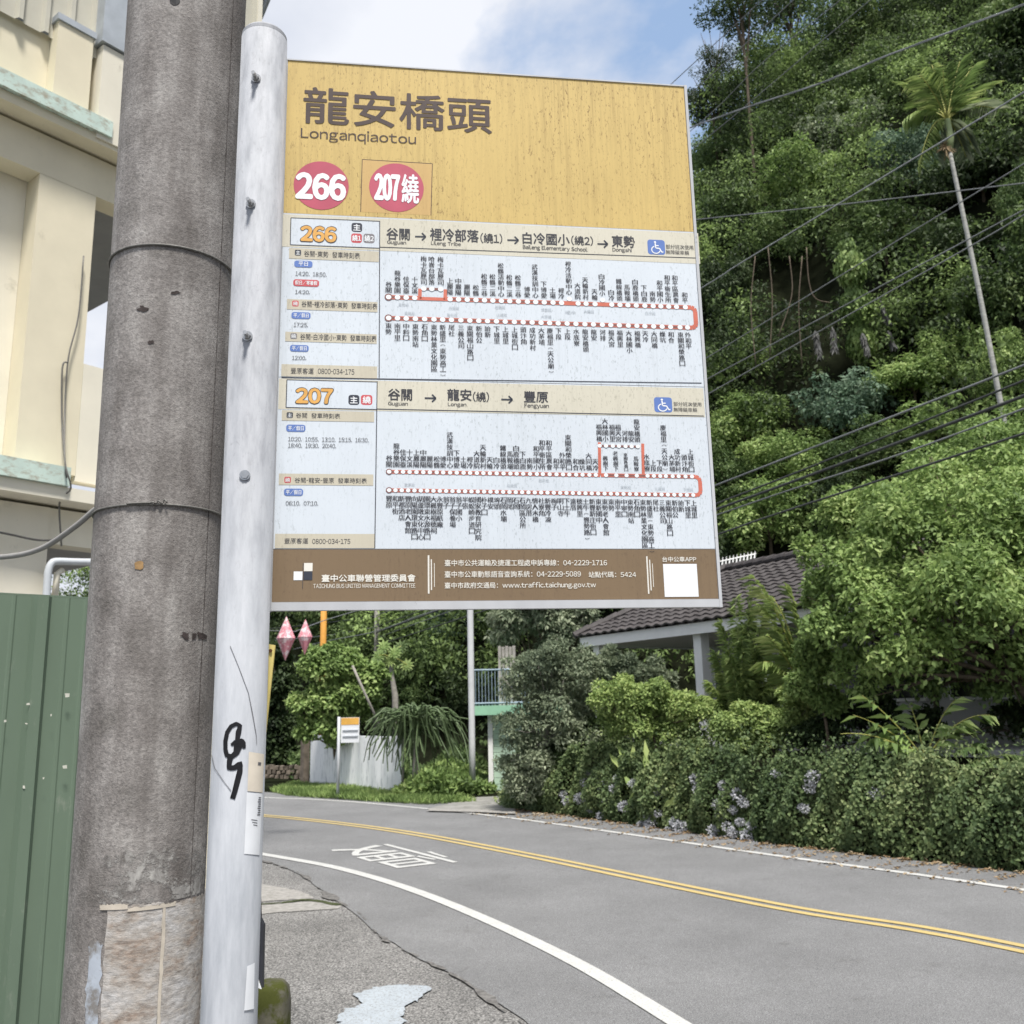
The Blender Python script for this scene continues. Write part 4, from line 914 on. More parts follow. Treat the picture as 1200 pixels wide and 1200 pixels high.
m_edge = plain('pale_edge', (0.50, 0.45, 0.38), 0.9, var=0.2, scale=30)
wrap(183.5, 187, 1062, 1330, m_edge, 'poster_edge', 0.0022, 0.002); wrap(118, 150, 1060, 1066, m_edge, 'poster_edge', 0.0022, 0.002)
wrap(150, 205, 1061, 1065.5, m_edge, 'poster_edge', 0.0024, 0.002)

def tubes(name, pts, r, mat, label=None, cat=None, parent=None, n=6, group=None):
    mb = MB(); mb.tube(pts, r, n); o = obj(name, mb, mat, parent, True)
    if label: tag(o, label, cat, group)
    return o
def smooth3(pts, n=8):
    pts = [np.asarray(p, float) for p in pts]; P = [2 * pts[0] - pts[1]] + pts + [2 * pts[-1] - pts[-2]]; out = []
    for i in range(1, len(P) - 2):
        for t in np.linspace(0, 1, n, endpoint=False):
            a, b, c, d = P[i - 1:i + 3]
            out.append(0.5 * ((2 * b) + (c - a) * t + (2 * a - 5 * b + 4 * c - d) * t * t + (3 * b - a - 3 * c + d) * t ** 3))
    return out + [pts[-1]]
# thick grey cable tied to the pole, hanging towards the left
m_cab = plain('grey_cable', (0.27, 0.265, 0.255), 0.6, 0, 0.12, 30)
tubes('hanging_cable', smooth3([at(0, 600, 8.0) * [1, 1, 0] - nrm(np.array([.62, .785, 0])) * 2.3 + [0, 0, 3.4], [-2.9, 4.2, 2.7], at(-120, 640, 2.35), at(-40, 652, 2.2), at(10, 652, 2.12), at(50, 642, 2.06), at(88, 617, 2.0), at(112, 597, 1.97), at(125, 594, 1.93)]), 0.0062, m_cab,
      'thick grey cable tied to the concrete pole, sagging out to the left edge', 'cable', n=10)

# ------------------------------------------------------------------ green corrugated metal fence
m_fence = plain('green_painted_sheet', (0.135, 0.185, 0.135), 0.45, 0, 0.14, 1.8, dirt=(0.24, 0.27, 0.22), dirt_lo=0.60, dirt_hi=0.72, dirt_scale=11, dirt_vec=(1.5, 1.5, 0.5), vec=(1, 1, 0.3))
fo = at(0, 695, 2.6); fe = nrm(np.array([.79, .62, 0])); fn = np.array([fe[1], -fe[0], 0]); f_top = fo[2] - 0.004
fence = thing('metal_fence', (fo[0], fo[1], 0), 'pale green corrugated metal fence left of the concrete pole', 'fence')
def fpt(s, n, z): return fo * np.array([1, 1, 0]) + fe * s + fn * n + np.array([0, 0, z])
prof = [(0, 0), (.012, .0), (.024, .022), (.052, .022), (.064, 0), (.10, 0.0), (.104, .003), (.110, .003), (.114, 0), (.150, 0), (.154, .003), (.16, .003), (.164, 0), (.19, 0)]
def sheet_mb(s0, nrib, dn):
    P = [];
    for i_ in range(nrib): P += [(s0 + i_ * 0.19 + a_, b_ + dn) for a_, b_ in prof]
    mb = MB(); n_ = len(P); mb.add([fpt(a_, b_, 0) for a_, b_ in P] + [fpt(a_, b_, f_top) for a_, b_ in P] + [fpt(a_, b_ - 0.0008, 0) for a_, b_ in P] + [fpt(a_, b_ - 0.0008, f_top) for a_, b_ in P],
        [(i_, i_ + 1, n_ + i_ + 1, n_ + i_) for i_ in range(n_ - 1)] + [(2 * n_ + i_ + 1, 2 * n_ + i_, 3 * n_ + i_, 3 * n_ + i_ + 1) for i_ in range(n_ - 1)] + [(n_ + i_, n_ + i_ + 1, 3 * n_ + i_ + 1, 3 * n_ + i_) for i_ in range(n_ - 1)])
    return mb
S0 = -1.83
for i_ in range(3): obj('metal_sheet', sheet_mb(S0 + i_ * 0.76, 4, 0.0012 * (i_ % 2)), m_fence, fence)
# capping along the top
mb = MB()
for i_ in range(3): mb.obox(fpt(S0 + 0.76 * i_ + 0.001, -0.02, f_top + 0.001), fe * 0.757, fn * 0.017, np.array([0, 0, 0.005 + 0.002 * (i_ % 2)]))
obj('top_rail', mb, m_fence, fence)
for sx, sy in [(47, 791), (52, 792)][:1]:
    p = on_plane(sx, sy, fo + fn * 0.001, fn); mb = MB(); mb.tube([p, p + fn * 0.006], 0.006, 10); obj('screw', mb, plain('black_screw', (0.02, 0.02, 0.02), 0.4), fence)
m_scrap = plain('paper_scrap', (0.55, 0.55, 0.48), 0.8, var=0.15, scale=60)
for sx, sy, w, h in [(79, 815, 7, 5), (76, 899, 6, 5), (33, 825, 5, 2.5), (60, 838, 2, 3), (31, 848, 3, 2), (6, 845, 3, 3), (28, 922, 3, 4), (51, 912, 2, 3)]:
    mb = MB(); c_ = on_plane(sx, sy, fo + fn * 0.0245, fn); q = [on_plane(sx + dx * w * random.uniform(.6, 1.1) / 2, sy + dy * h * random.uniform(.6, 1.1) / 2, fo + fn * 0.0245, fn) for dx, dy in ((-1, -1), (1, -1), (1, 1), (-1, 1))]
    mb.add(q, [(0, 1, 2, 3)]); obj('paper_scrap', mb, m_scrap, fence)

# ------------------------------------------------------------------ cream building behind the fence
bA = at(0, 600, 8.0); be = nrm(np.array([.62, .785, 0])); bn = np.array([be[1], -be[0], 0])
def Bp(px, py, off=0.0):
    p = on_plane(px, py, bA + bn * off, bn); return (p - bA) @ be, p[2]
m_cream = plain('cream_plaster', (0.70, 0.64, 0.49), 0.85, 0, 0.05, 2.2, 0.06, dirt=(0.42, 0.38, 0.28), dirt_lo=0.62, dirt_hi=0.8, dirt_scale=3.5, dirt_vec=(1, 1, .5))
m_cream2 = plain('pale_plaster', (0.74, 0.70, 0.59), 0.85, 0, 0.05, 2.2, 0.06, dirt=(0.45, 0.42, 0.34), dirt_lo=0.62, dirt_hi=0.8, dirt_scale=3.5)
m_mint = plain('flaking_mint_paint', (0.52, 0.63, 0.57), 0.8, 0, 0.12, 5, 0.1, dirt=(0.36, 0.34, 0.27), dirt_lo=0.50, dirt_hi=0.66, dirt_scale=9, dirt_vec=(1, 1, 2))
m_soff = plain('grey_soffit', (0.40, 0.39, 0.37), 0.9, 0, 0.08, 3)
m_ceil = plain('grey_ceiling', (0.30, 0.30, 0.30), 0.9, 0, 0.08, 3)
m_side = plain('beige_cladding', (0.52, 0.50, 0.42), 0.6, 0, 0.06, 3, dirt=(0.3, 0.27, 0.22), dirt_lo=0.66, dirt_hi=0.8, dirt_scale=6)
m_flash = plain('grey_flashing', (0.42, 0.45, 0.48), 0.5, 0.3, 0.1, 6)
bld = thing('cream_building', (bA[0], bA[1], 0), 'cream plastered building with mint green ledges behind the green fence', 'building')
def bb(mb, s0, s1, n0, n1, z0, z1):
    o = bA * np.array([1, 1, 0]); P = lambda s, n, z: o + be * s + bn * n + np.array([0, 0, z])
    return mb.hexa([P(s0, n1, z0), P(s1, n1, z0), P(s1, n0, z0), P(s0, n0, z0), P(s0, n1, z1), P(s1, n1, z1), P(s1, n0, z1), P(s0, n0, z1)])
sR = Bp(299, 10)[0]; SL = -5.0
zl2t = 7.48; zl2b = 7.31; zl1t = Bp(40, 549)[1]; zl1b = Bp(40, 571)[1]
zsid = Bp(20, 22)[1]
s_col0 = Bp(47, 205)[0]; s_col1 = Bp(106, 320)[0]; z_beam = Bp(60, 208)[1]; z_par = Bp(105, 428)[1]
# ledges
obj('ledge', bb(MB(), SL, Bp(118, 150)[0], -0.1, 0.25, zl2b, zl2t), m_mint, bld); obj('slab', bb(MB(), SL, sR, -4.5, 0.20, zl2b - 0.10, zl2b - 0.003), m_cream, bld)
obj('ledge', bb(MB(), SL, Bp(79, 560, .2)[0], -0.1, 0.26, zl1b, zl1t), m_mint, bld); obj('slab', bb(MB(), SL, sR, -4.5, 0.22, zl1b - 0.12, zl1b - 0.003), m_cream2, bld)
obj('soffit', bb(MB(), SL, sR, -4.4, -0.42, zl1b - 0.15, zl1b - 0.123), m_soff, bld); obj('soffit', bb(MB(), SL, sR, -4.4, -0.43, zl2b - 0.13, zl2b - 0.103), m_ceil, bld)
# upper parapet wall, pilasters
obj('parapet', bb(MB(), SL, sR, -0.18, 0.0, zl2t + 0.002, zsid), m_cream, bld)
s_p0, s_p1 = Bp(64, 60, .12)[0], Bp(105, 80, .12)[0]; z_p = Bp(66, 25, .12)[1]
obj('pilaster', bb(MB(), s_p0, s_p1, 0.002, 0.16, zl2t + 0.003, z_p), m_cream, bld)
obj('flashing', bb(MB(), s_p0 - 0.02, s_p1 + 0.02, 0.003, 0.18, z_p + 0.002, z_p + 0.07), m_flash, bld)
s_q0 = Bp(118, 80, .2)[0]; obj('pilaster', bb(MB(), s_q0, s_q0 + 0.55, 0.002, 0.22, zl2b - 0.05, Bp(122, 54, .2)[1]), m_cream2, bld)
obj('downpipe_box', bb(MB(), s_q0 - 0.03, s_q0 + 0.5, 0.003, 0.25, Bp(122, 52, .2)[1], 12.0), m_flash, bld)
# corrugated cladding above
mb = MB(); s = SL; P_ = []
while s < sR - 0.05: P_ += [(s, .05), (s + .14, .05), (s + .16, .10), (s + .20, .10), (s + .22, .05)]; s += 0.24
n_ = len(P_); o_ = bA * np.array([1, 1, 0])
mb.add([o_ + be * a_ + bn * b_ + np.array([0, 0, zsid - .05]) for a_, b_ in P_] + [o_ + be * a_ + bn * b_ + np.array([0, 0, 11.9]) for a_, b_ in P_], [(i_, i_ + 1, n_ + i_ + 1, n_ + i_) for i_ in range(n_ - 1)])
obj('cladding', mb, m_side, bld)
obj('corner_trim', bb(MB(), sR - 0.04, sR + 0.02, -0.3, 0.12, zl2t, 11.95), m_cream2, bld)
obj('side_wall', bb(MB(), sR - 0.10, sR - 0.045, -4.4, -0.302, zl2t, 11.8), m_side, bld)
mb = MB(); bb(mb, SL, sR + .25, -4.8, 0.25, 11.96, 12.1); obj('roof', mb, m_flash, bld)
# upper storey: recessed panel, broad column, open veranda
obj('beam', bb(MB(), SL, sR, -0.25, 0.0, z_beam, zl2b - 0.135), m_cream, bld)
obj('wall', bb(MB(), SL, s_col0 - 0.002, -0.42, -0.26, zl1t, zl2b - 0.136), m_cream2, bld)
obj('column', bb(MB(), s_col0, s_col1, -0.40, -0.002, zl1t + .002, z_beam - 0.002), m_cream, bld)
obj('column', bb(MB(), sR - 0.5, sR - 0.05, -0.40, -0.002, zl1t + .002, z_beam - 0.002), m_cream, bld)
obj('balcony_wall', bb(MB(), s_col1 + .002, sR - 0.502, -0.14, 0.001, zl1t - 0.05, z_par), m_cream2, bld)
obj('column', bb(MB(), s_col0 - 2.9, s_col0 - 2.3, -0.40, -0.002, zl1t + .002, z_beam - 0.002), m_cream, bld)
obj('inner_wall', bb(MB(), SL, s_col0, -4.3, -4.2, 0, zl2b - .14), m_cream2, bld)
# ground storey
s_g = Bp(58, 650)[0]
obj('wall', bb(MB(), SL, s_g, -0.40, -0.05, 0, zl1b - 0.152), m_cream2, bld)
obj('column', bb(MB(), sR - 0.5, sR - 0.05, -0.40, -0.05, 0, zl1b - 0.152), m_cream, bld)
obj('lintel', bb(MB(), s_g + .002, sR - .502, -0.3, -0.06, Bp(80, 638)[1], zl1b - 0.153), m_cream2, bld)
# white drain pipe with elbow
m_pvc = plain('white_pipe', (0.50, 0.53, 0.56), 0.4, 0, 0.06, 10)
pp = lambda px, py, off=.14: on_plane(px, py, bA + bn * off, bn)
mb = MB(); mb.tube(smooth3([pp(125, 659), pp(90, 658.5), pp(66, 658), pp(60, 661), pp(57, 668), pp(55.5, 680), pp(53, 730), pp(50, 800)], 4), 0.033, 12); obj('drain_pipe', mb, m_pvc, bld, True)
mb = MB(); mb.tube([pp(64, 702, .1), pp(67, 672, .1), pp(74, 668, .1)], 0.028, 10); obj('drain_pipe', mb, m_cream2, bld, True)
# thin wires on the facade
mb = MB(); mb.tube(smooth3([pp(98, 300, .05), pp(92, 370, .05), pp(80, 420, .05), pp(76, 480, .05), pp(76, 540, .3), pp(83, 572, .3), pp(70, 588, .1), pp(72, 640, .1)], 5), 0.008, 6); obj('facade_wire', mb, m_wire, bld, True)
mb = MB(); mb.tube(smooth3([pp(80, 424, .05), pp(73, 432, .05), pp(73, 500, .05), pp(78, 560, .3)], 5), 0.008, 6); obj('facade_wire', mb, m_wire, bld, True)
mb = MB(); mb.tube(smooth3([pp(-20, 620, .06), pp(10, 626, .06), pp(45, 633, .06), pp(73, 632, .1)], 5), 0.010, 6); obj('facade_wire', mb, m_wire, bld, True)
# grey bracket beyond the corner at the roof edge
q_ = Bp(303, 14)[0]; tubes('roof_strut', [bA * [1, 1, 0] + be * (sR + .03) + bn * .05 + [0, 0, Bp(299, 20)[1]], bA * [1, 1, 0] + be * (sR + .55) + bn * .3 + [0, 0, 11.95]], 0.05, m_flash, parent=bld)

# ------------------------------------------------------------------ small mossy marker post at the foot of the sign
gp_ = at(318, 1150, 3.6); m_mossy = plain('mossy_concrete', (0.10, 0.095, 0.07), 0.95, 0, 0.3, 14, 0.6, dirt=(0.055, 0.062, 0.012), dirt_lo=0.42, dirt_hi=0.52, dirt_scale=9)
mb = MB(); w_ = px_size(21, 3.6); cx_, cy_, zt_ = gp_[0], gp_[1], gp_[2]
lv = [(0, 1.08), (zt_ * .5, 1.0), (zt_ * .9, .93), (zt_ * .97, .84), (zt_, .6)]; ring_ = []
for z, k_ in lv:
    for i_ in range(16):
        t = 2 * PI * (i_ + .5) / 16; r_ = w_ * k_ * (1 / max(abs(math.cos(t)), abs(math.sin(t)))) ** 0.8 * random.uniform(.95, 1.05); ring_.append((cx_ + r_ * math.cos(t), cy_ + r_ * math.sin(t), z))
mb.add(ring_, [(j_ * 16 + i_, j_ * 16 + (i_ + 1) % 16, (j_ + 1) * 16 + (i_ + 1) % 16, (j_ + 1) * 16 + i_) for j_ in range(4) for i_ in range(16)] + [tuple(range(64, 80))])
tag(obj('mossy_marker', mb, m_mossy, None, True), 'short mossy concrete marker beside the foot of the bus stop post', 'marker post')

# ------------------------------------------------------------------ the garden bank on the far side of the road
front = np.array([(15.5, -9), (12, -2), (9.0, 3.0), (6.6, 6.6), g2(1200, 1025), g2(900, 990), g2(700, 962), g2(596, 949)])
bank_l = resample(spline(list(front)), 0.4)
back = np.array([(0.15, 19.0), (1.0, 23), (2.0, 28), (12, 32), (30, 20), (50, 0), (40, -12)])
nb_ = normals2(bank_l); inw = nb_ * (-1 if (nb_[0] @ np.array([1, 0.3])) < 0 else 1)
zt = 1.03
mb = MB(); a_ = bank_l + inw * 0.30; b_ = bank_l + inw * 0.62; n_ = len(bank_l)
mb.add([(*p, -0.1) for p in a_] + [(*p, zt - 0.12) for p in b_], [(i_ + 1, i_, n_ + i_, n_ + i_ + 1) for i_ in range(n_ - 1)])
top = list(b_) + list(back); mb.add([(*p, zt - 0.12) for p in top], [tuple(range(len(top)))])
e_ = [b_[-1]] + list(back[:3]); e0 = [a_[-1]] + [p + np.array([-0.3, 0]) for p in back[:3]]
mb.add([(*p, -0.1) for p in e0] + [(*p, zt - 0.12) for p in e_], [(i_ + 1, i_, len(e_) + i_, len(e_) + i_ + 1) for i_ in range(len(e_) - 1)])
struct(obj('garden_terrace', mb, m_soil))

GREEN = {
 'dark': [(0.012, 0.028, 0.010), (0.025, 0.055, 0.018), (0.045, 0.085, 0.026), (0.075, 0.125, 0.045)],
 'mid': [(0.018, 0.042, 0.012), (0.040, 0.085, 0.022), (0.070, 0.125, 0.034), (0.12, 0.18, 0.06)],
 'light': [(0.03, 0.06, 0.014), (0.065, 0.12, 0.028), (0.11, 0.18, 0.045), (0.19, 0.26, 0.09)],
 'yellow': [(0.05, 0.085, 0.015), (0.11, 0.17, 0.03), (0.19, 0.25, 0.05), (0.32, 0.36, 0.10)],
 'grey': [(0.04, 0.06, 0.035), (0.085, 0.115, 0.06), (0.15, 0.18, 0.10), (0.25, 0.28, 0.17)],
 'blue': [(0.02, 0.05, 0.028), (0.05, 0.10, 0.055), (0.09, 0.15, 0.085), (0.15, 0.21, 0.13)],
 'ivy': [(0.014, 0.032, 0.012), (0.036, 0.068, 0.024), (0.07, 0.11, 0.04), (0.13, 0.17, 0.07)],
}
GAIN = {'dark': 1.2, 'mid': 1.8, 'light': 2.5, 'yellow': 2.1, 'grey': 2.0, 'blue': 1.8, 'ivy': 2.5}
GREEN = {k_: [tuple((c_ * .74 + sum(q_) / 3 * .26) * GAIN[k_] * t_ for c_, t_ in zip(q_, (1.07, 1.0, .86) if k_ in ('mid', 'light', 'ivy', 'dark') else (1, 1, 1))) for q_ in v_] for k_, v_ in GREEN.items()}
LM = {k_: leafmat('leaves_' + k_, v_, patch=0.9) for k_, v_ in GREEN.items()}
m_bark = plain('bark', (0.12, 0.095, 0.07), 0.95, 0, 0.35, 12, 0.5)
m_palebark = plain('pale_bark', (0.30, 0.28, 0.25), 0.9, 0, 0.25, 14, 0.3)

# ivy over the bank face and the terrace edge
def ivy():
    n = 100000; L_ = bank_l; s_ = rng.random(n) ** 0.8 * (len(L_) - 8) * 1.0 + 7; i0 = np.clip(s_.astype(int), 0, len(L_) - 2); fr = (s_ - i0)[:, None]
    base = L_[i0] * (1 - fr) + L_[i0 + 1] * fr; iw = inw[i0]
    t = rng.random(n); z = t ** 0.92 * (zt + 0.12)
    bulge = 0.10 * np.sin(s_ * 2.1) * np.sin(t * 5) + 0.07 * np.sin(s_ * 5.3 + t * 7) + 0.05 * np.sin(s_ * 9 + 4 * t)
    off = 0.02 + 0.38 * t ** 1.6 + 0.10 * (1 - t) ** 4 - bulge * np.minimum(1, 3 * t + .2)
    topv = zt + .07 * np.sin(s_ * .9) + .06 * np.sin(s_ * 2.7 + 1) + .04 * np.sin(s_ * 6.1); over = t > 0.9; off = np.where(over, off + rng.random(n) * 1.2, off); z = z * topv / zt; z = np.where(over, topv + rng.random(n) ** 3 * 0.30, z)
    P = np.concatenate([base + iw * off[:, None], z[:, None]], 1)
    out = np.concatenate([-iw, np.full((n, 1), 0.6)], 1); out[over] = out[over] * [0.2, 0.2, 1] + [0, 0, 1]
    P = P + nrm(out) * rng.uniform(-0.05, 0.05, (n, 1))
    T = sph(n) + np.array([0, 0, -0.6]); N = nrm(out) * 0.9 + sph(n) * 0.55
    s1 = rng.uniform(0.6, 1.3, n) * np.where(base[:, 1] > 13, 1.15, 1.0)
    return leaves(P, T, N, 0.050 * s1, 0.036 * s1)
def ivy_end():
    n = 9000; e = np.array([bank_l[-1] + (-.05, 0), (-0.25, 18.0), (0.0, 19.6), (0.5, 22.0)]); q = rng.random(n) * 2.98; i0 = q.astype(int); fr = (q - i0)[:, None]
    b = e[i0] * (1 - fr) + e[i0 + 1] * fr; t = rng.random(n); z = t * (zt + .15)
    P = np.stack([b[:, 0] + 0.5 * t ** 1.5 + rng.normal(0, .07, n), b[:, 1] + 0.2 * t, z], 1)
    T = sph(n) + np.array([0, 0, -0.6]); N = np.tile([-1, -.6, .6], (n, 1)) * 0.8 + sph(n) * 0.6
    return leaves(P, T, N, rng.uniform(.05, .09, n), rng.uniform(.035, .06, n))
v, t = merge([ivy(), ivy_end()]); stuff(obj_np('ivy_cover', v, t, LM['ivy']))

def bank_pt(px, py, lift=0.0):
    """point on the leafy bank face seen at a photo position"""
    best = None
    for i_ in range(len(bank_l)):
        z0 = zt * 0.5; p = np.array([*(bank_l[i_] + inw[i_] * 0.12), z0]); q = p - O; dd = q @ _fw; x = 600 + F_PX * (q @ RIGHT) / dd
        if dd > 0 and (best is None or abs(x - px) < best[0]): best = (abs(x - px), i_)
    i_ = best[1]; p = on_plane(px, py, np.array([*bank_l[i_], 0]) + np.array([*(inw[i_] * 0.16), 0]), np.array([*inw[i_], -0.25]))
    return p + np.array([*(-inw[i_] * (0.05 + lift)), 0]), inw[i_]
# pale lilac blossom heads in the ivy
m_lilac = leafmat('lilac_petals', [(0.36, 0.37, 0.40), (0.50, 0.51, 0.54), (0.64, 0.64, 0.67)], 0.6, 0.3, 6)
fl_px = [(858, 930), (850, 942), (868, 948), (876, 962), (862, 968), (845, 972), (858, 984), (872, 988), (884, 978), (890, 990), (868, 975), (880, 940), (854, 955), (890, 966), (838, 990), (846, 984), (874, 930),
         (695, 916), (708, 912), (720, 916), (715, 925), (732, 912), (752, 918), (728, 924), (770, 955), (780, 952), (772, 964), (760, 966), (800, 962), (806, 968), (792, 972), (781, 930), (782, 921), (712, 955), (700, 948), (770, 970),
         (825, 912), (828, 935), (826, 924), (858, 920), (917, 906), (955, 912), (962, 909), (950, 946), (957, 922), (1035, 930), (688, 935), (672, 938), (668, 930), (720, 938), (740, 944), (684, 965), (698, 905)]
for i_, (x, y) in enumerate(fl_px):
    p, iw = bank_pt(x, y, 0.09); n = 150; d = sph(n); R_ = random.uniform(0.055, 0.09)
    v, t = leaves(d * R_ * rng.uniform(.5, 1, (n, 1)) * [1, 1, .8], d + sph(n) * .6, d + sph(n) * .5, R_ * .42, R_ * .3)
    o = obj_np('flower_head', v, t, m_lilac, local=True); o.location = p
    side = ('on the left part of the ivy bank' if x < 740 else 'near the long green leaves' if x < 836 else 'in the dense lilac patch' if x < 900 else 'standing alone right of the dense patch')
    tag(o, 'pale lilac flower head ' + side, 'flower', 'lilac flower heads ' + side)

# ------------------------------------------------------------------ shrubs and trees near the house
def canopy_thing(name, label, cat, Y, blobs, n, L, W, mat, kind_sub=9, dens=0.45, depth=0.9, trunk_to=None, group=None, down=0.35, up=0.5, squash=0.85, bark=None, twig=True, bottom=0.3):
    """blobs: (px, py, radius px[, dY]) measured on the photo at distance Y; each becomes a ball of small leafy clumps with its own depth"""
    cen = [at(b[0], b[1], Y + (b[3] if len(b) > 3 else 0)) for b in blobs]; rad = [px_size(b[2], Y) for b in blobs]
    cs, rs = [], []
    for c_, r_ in zip(cen, rad):
        d = sph(kind_sub); cs.append(c_ + d * r_ * rng.uniform(.45, .8, (kind_sub, 1)) * [1, depth, 1]); rs.append(rng.uniform(dens * .7, dens * 1.15, kind_sub) * r_)
        cs.append(c_[None]); rs.append(np.array([r_ * .7]))
    cs, rs = np.concatenate(cs), np.concatenate(rs)
    base = np.array([np.mean([c_[0] for c_ in cen]), np.mean([c_[1] for c_ in cen]), 0]) if trunk_to is None else np.array(trunk_to, float)
    if trunk_to is None: base[2] = (zt - .12) if base[0] > -0.3 and foot_dist(base[0], base[1]) < 2 else float(hill(base[0], base[1]))
    root = thing(name, base, label, cat, group)
    v, t = canopy(cs, rs, n, L, W, down=down, up=up, squash=squash, bottom=bottom); obj_np('foliage', v, t, mat, root)
    mb = MB(); r0 = max(0.02, min(0.075, 0.05 * max(rad))); fork = base + (np.mean(cen, 0) - base) * 0.45
    mb.tube(smooth3([base, base + (fork - base) * .5 + [r0, 0, 0], fork], 4), stop_at(r0 * 1.3, r0, 9), 8)
    for c_, r_ in zip(cen, rad):
        mid = (fork + c_) / 2 + np.array([random.uniform(-.1, .1), random.uniform(-.1, .1), 0.05]) * r_
        mb.tube(smooth3([fork, mid, c_], 4), stop_at(r0 * .7, r0 * .2, 9), 6)
        if twig:
            for _ in range(4):
                e = c_ + sph(1)[0] * r_ * .8; mb.tube([mid, (mid + e) / 2 + [0, 0, -.03], e], [r0 * .35, r0 * .2, r0 * .08], 5)
    obj('trunk', mb, bark or m_bark, root, True)
    return root

canopy_thing('citrus_tree', 'broad glossy green tree spreading over the bank at the right edge', 'tree', 12.3,
    [(1010, 690, 62), (1075, 640, 75), (1150, 620, 80), (1230, 620, 95), (1310, 650, 100), (985, 740, 50), (1050, 730, 70, -.5), (1130, 710, 80, -.8), (1220, 720, 90, -.6), (1300, 740, 90), (1010, 790, 40), (1075, 785, 40, .3), (1150, 760, 55, .2), (1180, 795, 42), (1240, 800, 50), (1100, 800, 34, .3),
     (1040, 600, 45, .8), (1110, 570, 55, .9), (1190, 560, 60, .8), (1270, 570, 70, .6), (965, 690, 30, .3), (1160, 660, 85, .8), (1060, 690, 60, .8)],
    62000, 0.088, 0.046, LM['light'], kind_sub=12, dens=.40, trunk_to=(6.75, 12.1, zt - .15), bark=m_bark, bottom=0.2)
canopy_thing('fruit_tree', 'taller pale green leafy tree standing behind the spreading bank tree', 'tree', 14.2,
    [(1010, 640, 45), (985, 610, 40), (1050, 590, 50), (1100, 560, 50), (1160, 540, 60), (1220, 520, 60), (950, 650, 25), (1120, 600, 60), (1010, 600, 40)], 26000, 0.085, 0.045, LM['light'], kind_sub=11, dens=.42)
canopy_thing('hedge_shrub', 'rounded yellow green shrub below the porch of the tiled house', 'shrub', 14.6,
    [(708, 822, 24), (735, 815, 26), (765, 820, 28), (795, 828, 26), (820, 840, 22), (745, 845, 30), (785, 860, 30, .2), (720, 850, 22, .2), (815, 868, 24, .2)], 17000, 0.062, 0.036, LM['yellow'], dens=.42)
canopy_thing('grey_shrub', 'large loose grey green shrub with bare twigs at the end of the bank', 'shrub', 16.0,
    [(612, 800, 34), (640, 785, 38), (675, 790, 36), (650, 830, 42), (615, 850, 36), (690, 830, 30, .3), (625, 890, 30), (600, 900, 22), (665, 860, 34), (610, 925, 20), (640, 910, 24), (650, 765, 22)], 24000, 0.072, 0.032, LM['grey'], kind_sub=11, dens=.36, bark=m_palebark, up=.3)
canopy_thing('silvery_shrub', 'pale silvery shrub of upright rosettes in front of the porch', 'shrub', 16.2,
    [(700, 792, 22), (722, 782, 18), (742, 788, 20), (765, 795, 18), (780, 800, 15), (716, 768, 10), (768, 778, 9)], 9000, 0.09, 0.032, LM['grey'], kind_sub=8, dens=.40, down=-.4, up=.2)
canopy_thing('bright_shrub', 'low bright green shrub at the foot of the feathery bamboo', 'shrub', 13.6,
    [(850, 850, 26), (880, 845, 24), (905, 852, 26), (935, 850, 24), (865, 875, 22), (900, 870, 24), (955, 830, 26), (930, 815, 20)], 17000, 0.058, 0.034, LM['yellow'], dens=.40)
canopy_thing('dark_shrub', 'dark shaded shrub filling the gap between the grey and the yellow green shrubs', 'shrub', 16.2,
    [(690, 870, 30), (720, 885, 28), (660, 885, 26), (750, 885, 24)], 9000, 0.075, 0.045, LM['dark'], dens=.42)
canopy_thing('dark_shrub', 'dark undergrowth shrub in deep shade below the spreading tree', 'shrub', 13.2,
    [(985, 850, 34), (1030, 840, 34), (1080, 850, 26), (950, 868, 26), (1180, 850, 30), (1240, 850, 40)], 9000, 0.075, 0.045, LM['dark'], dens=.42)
canopy_thing('olive_tree', 'olive coloured drooping tree hanging below the sign board next to the roof end', 'tree', 22.5,
    [(600, 725, 30), (635, 722, 32), (660, 735, 24), (590, 745, 18), (625, 690, 40), (680, 715, 22), (645, 755, 18)], 14000, 0.13, 0.06, LM['grey'], down=.9, up=.3, trunk_to=(1.0, 23.0, 0))
canopy_thing('croton_bush', 'tall yellow tipped leafy shrub between the bamboo and the spreading tree', 'shrub', 13.0,
    [(955, 700, 16), (965, 735, 22), (950, 765, 24), (945, 800, 22), (975, 780, 24), (968, 820, 22)], 12000, 0.08, 0.04, LM['light'], dens=.42)

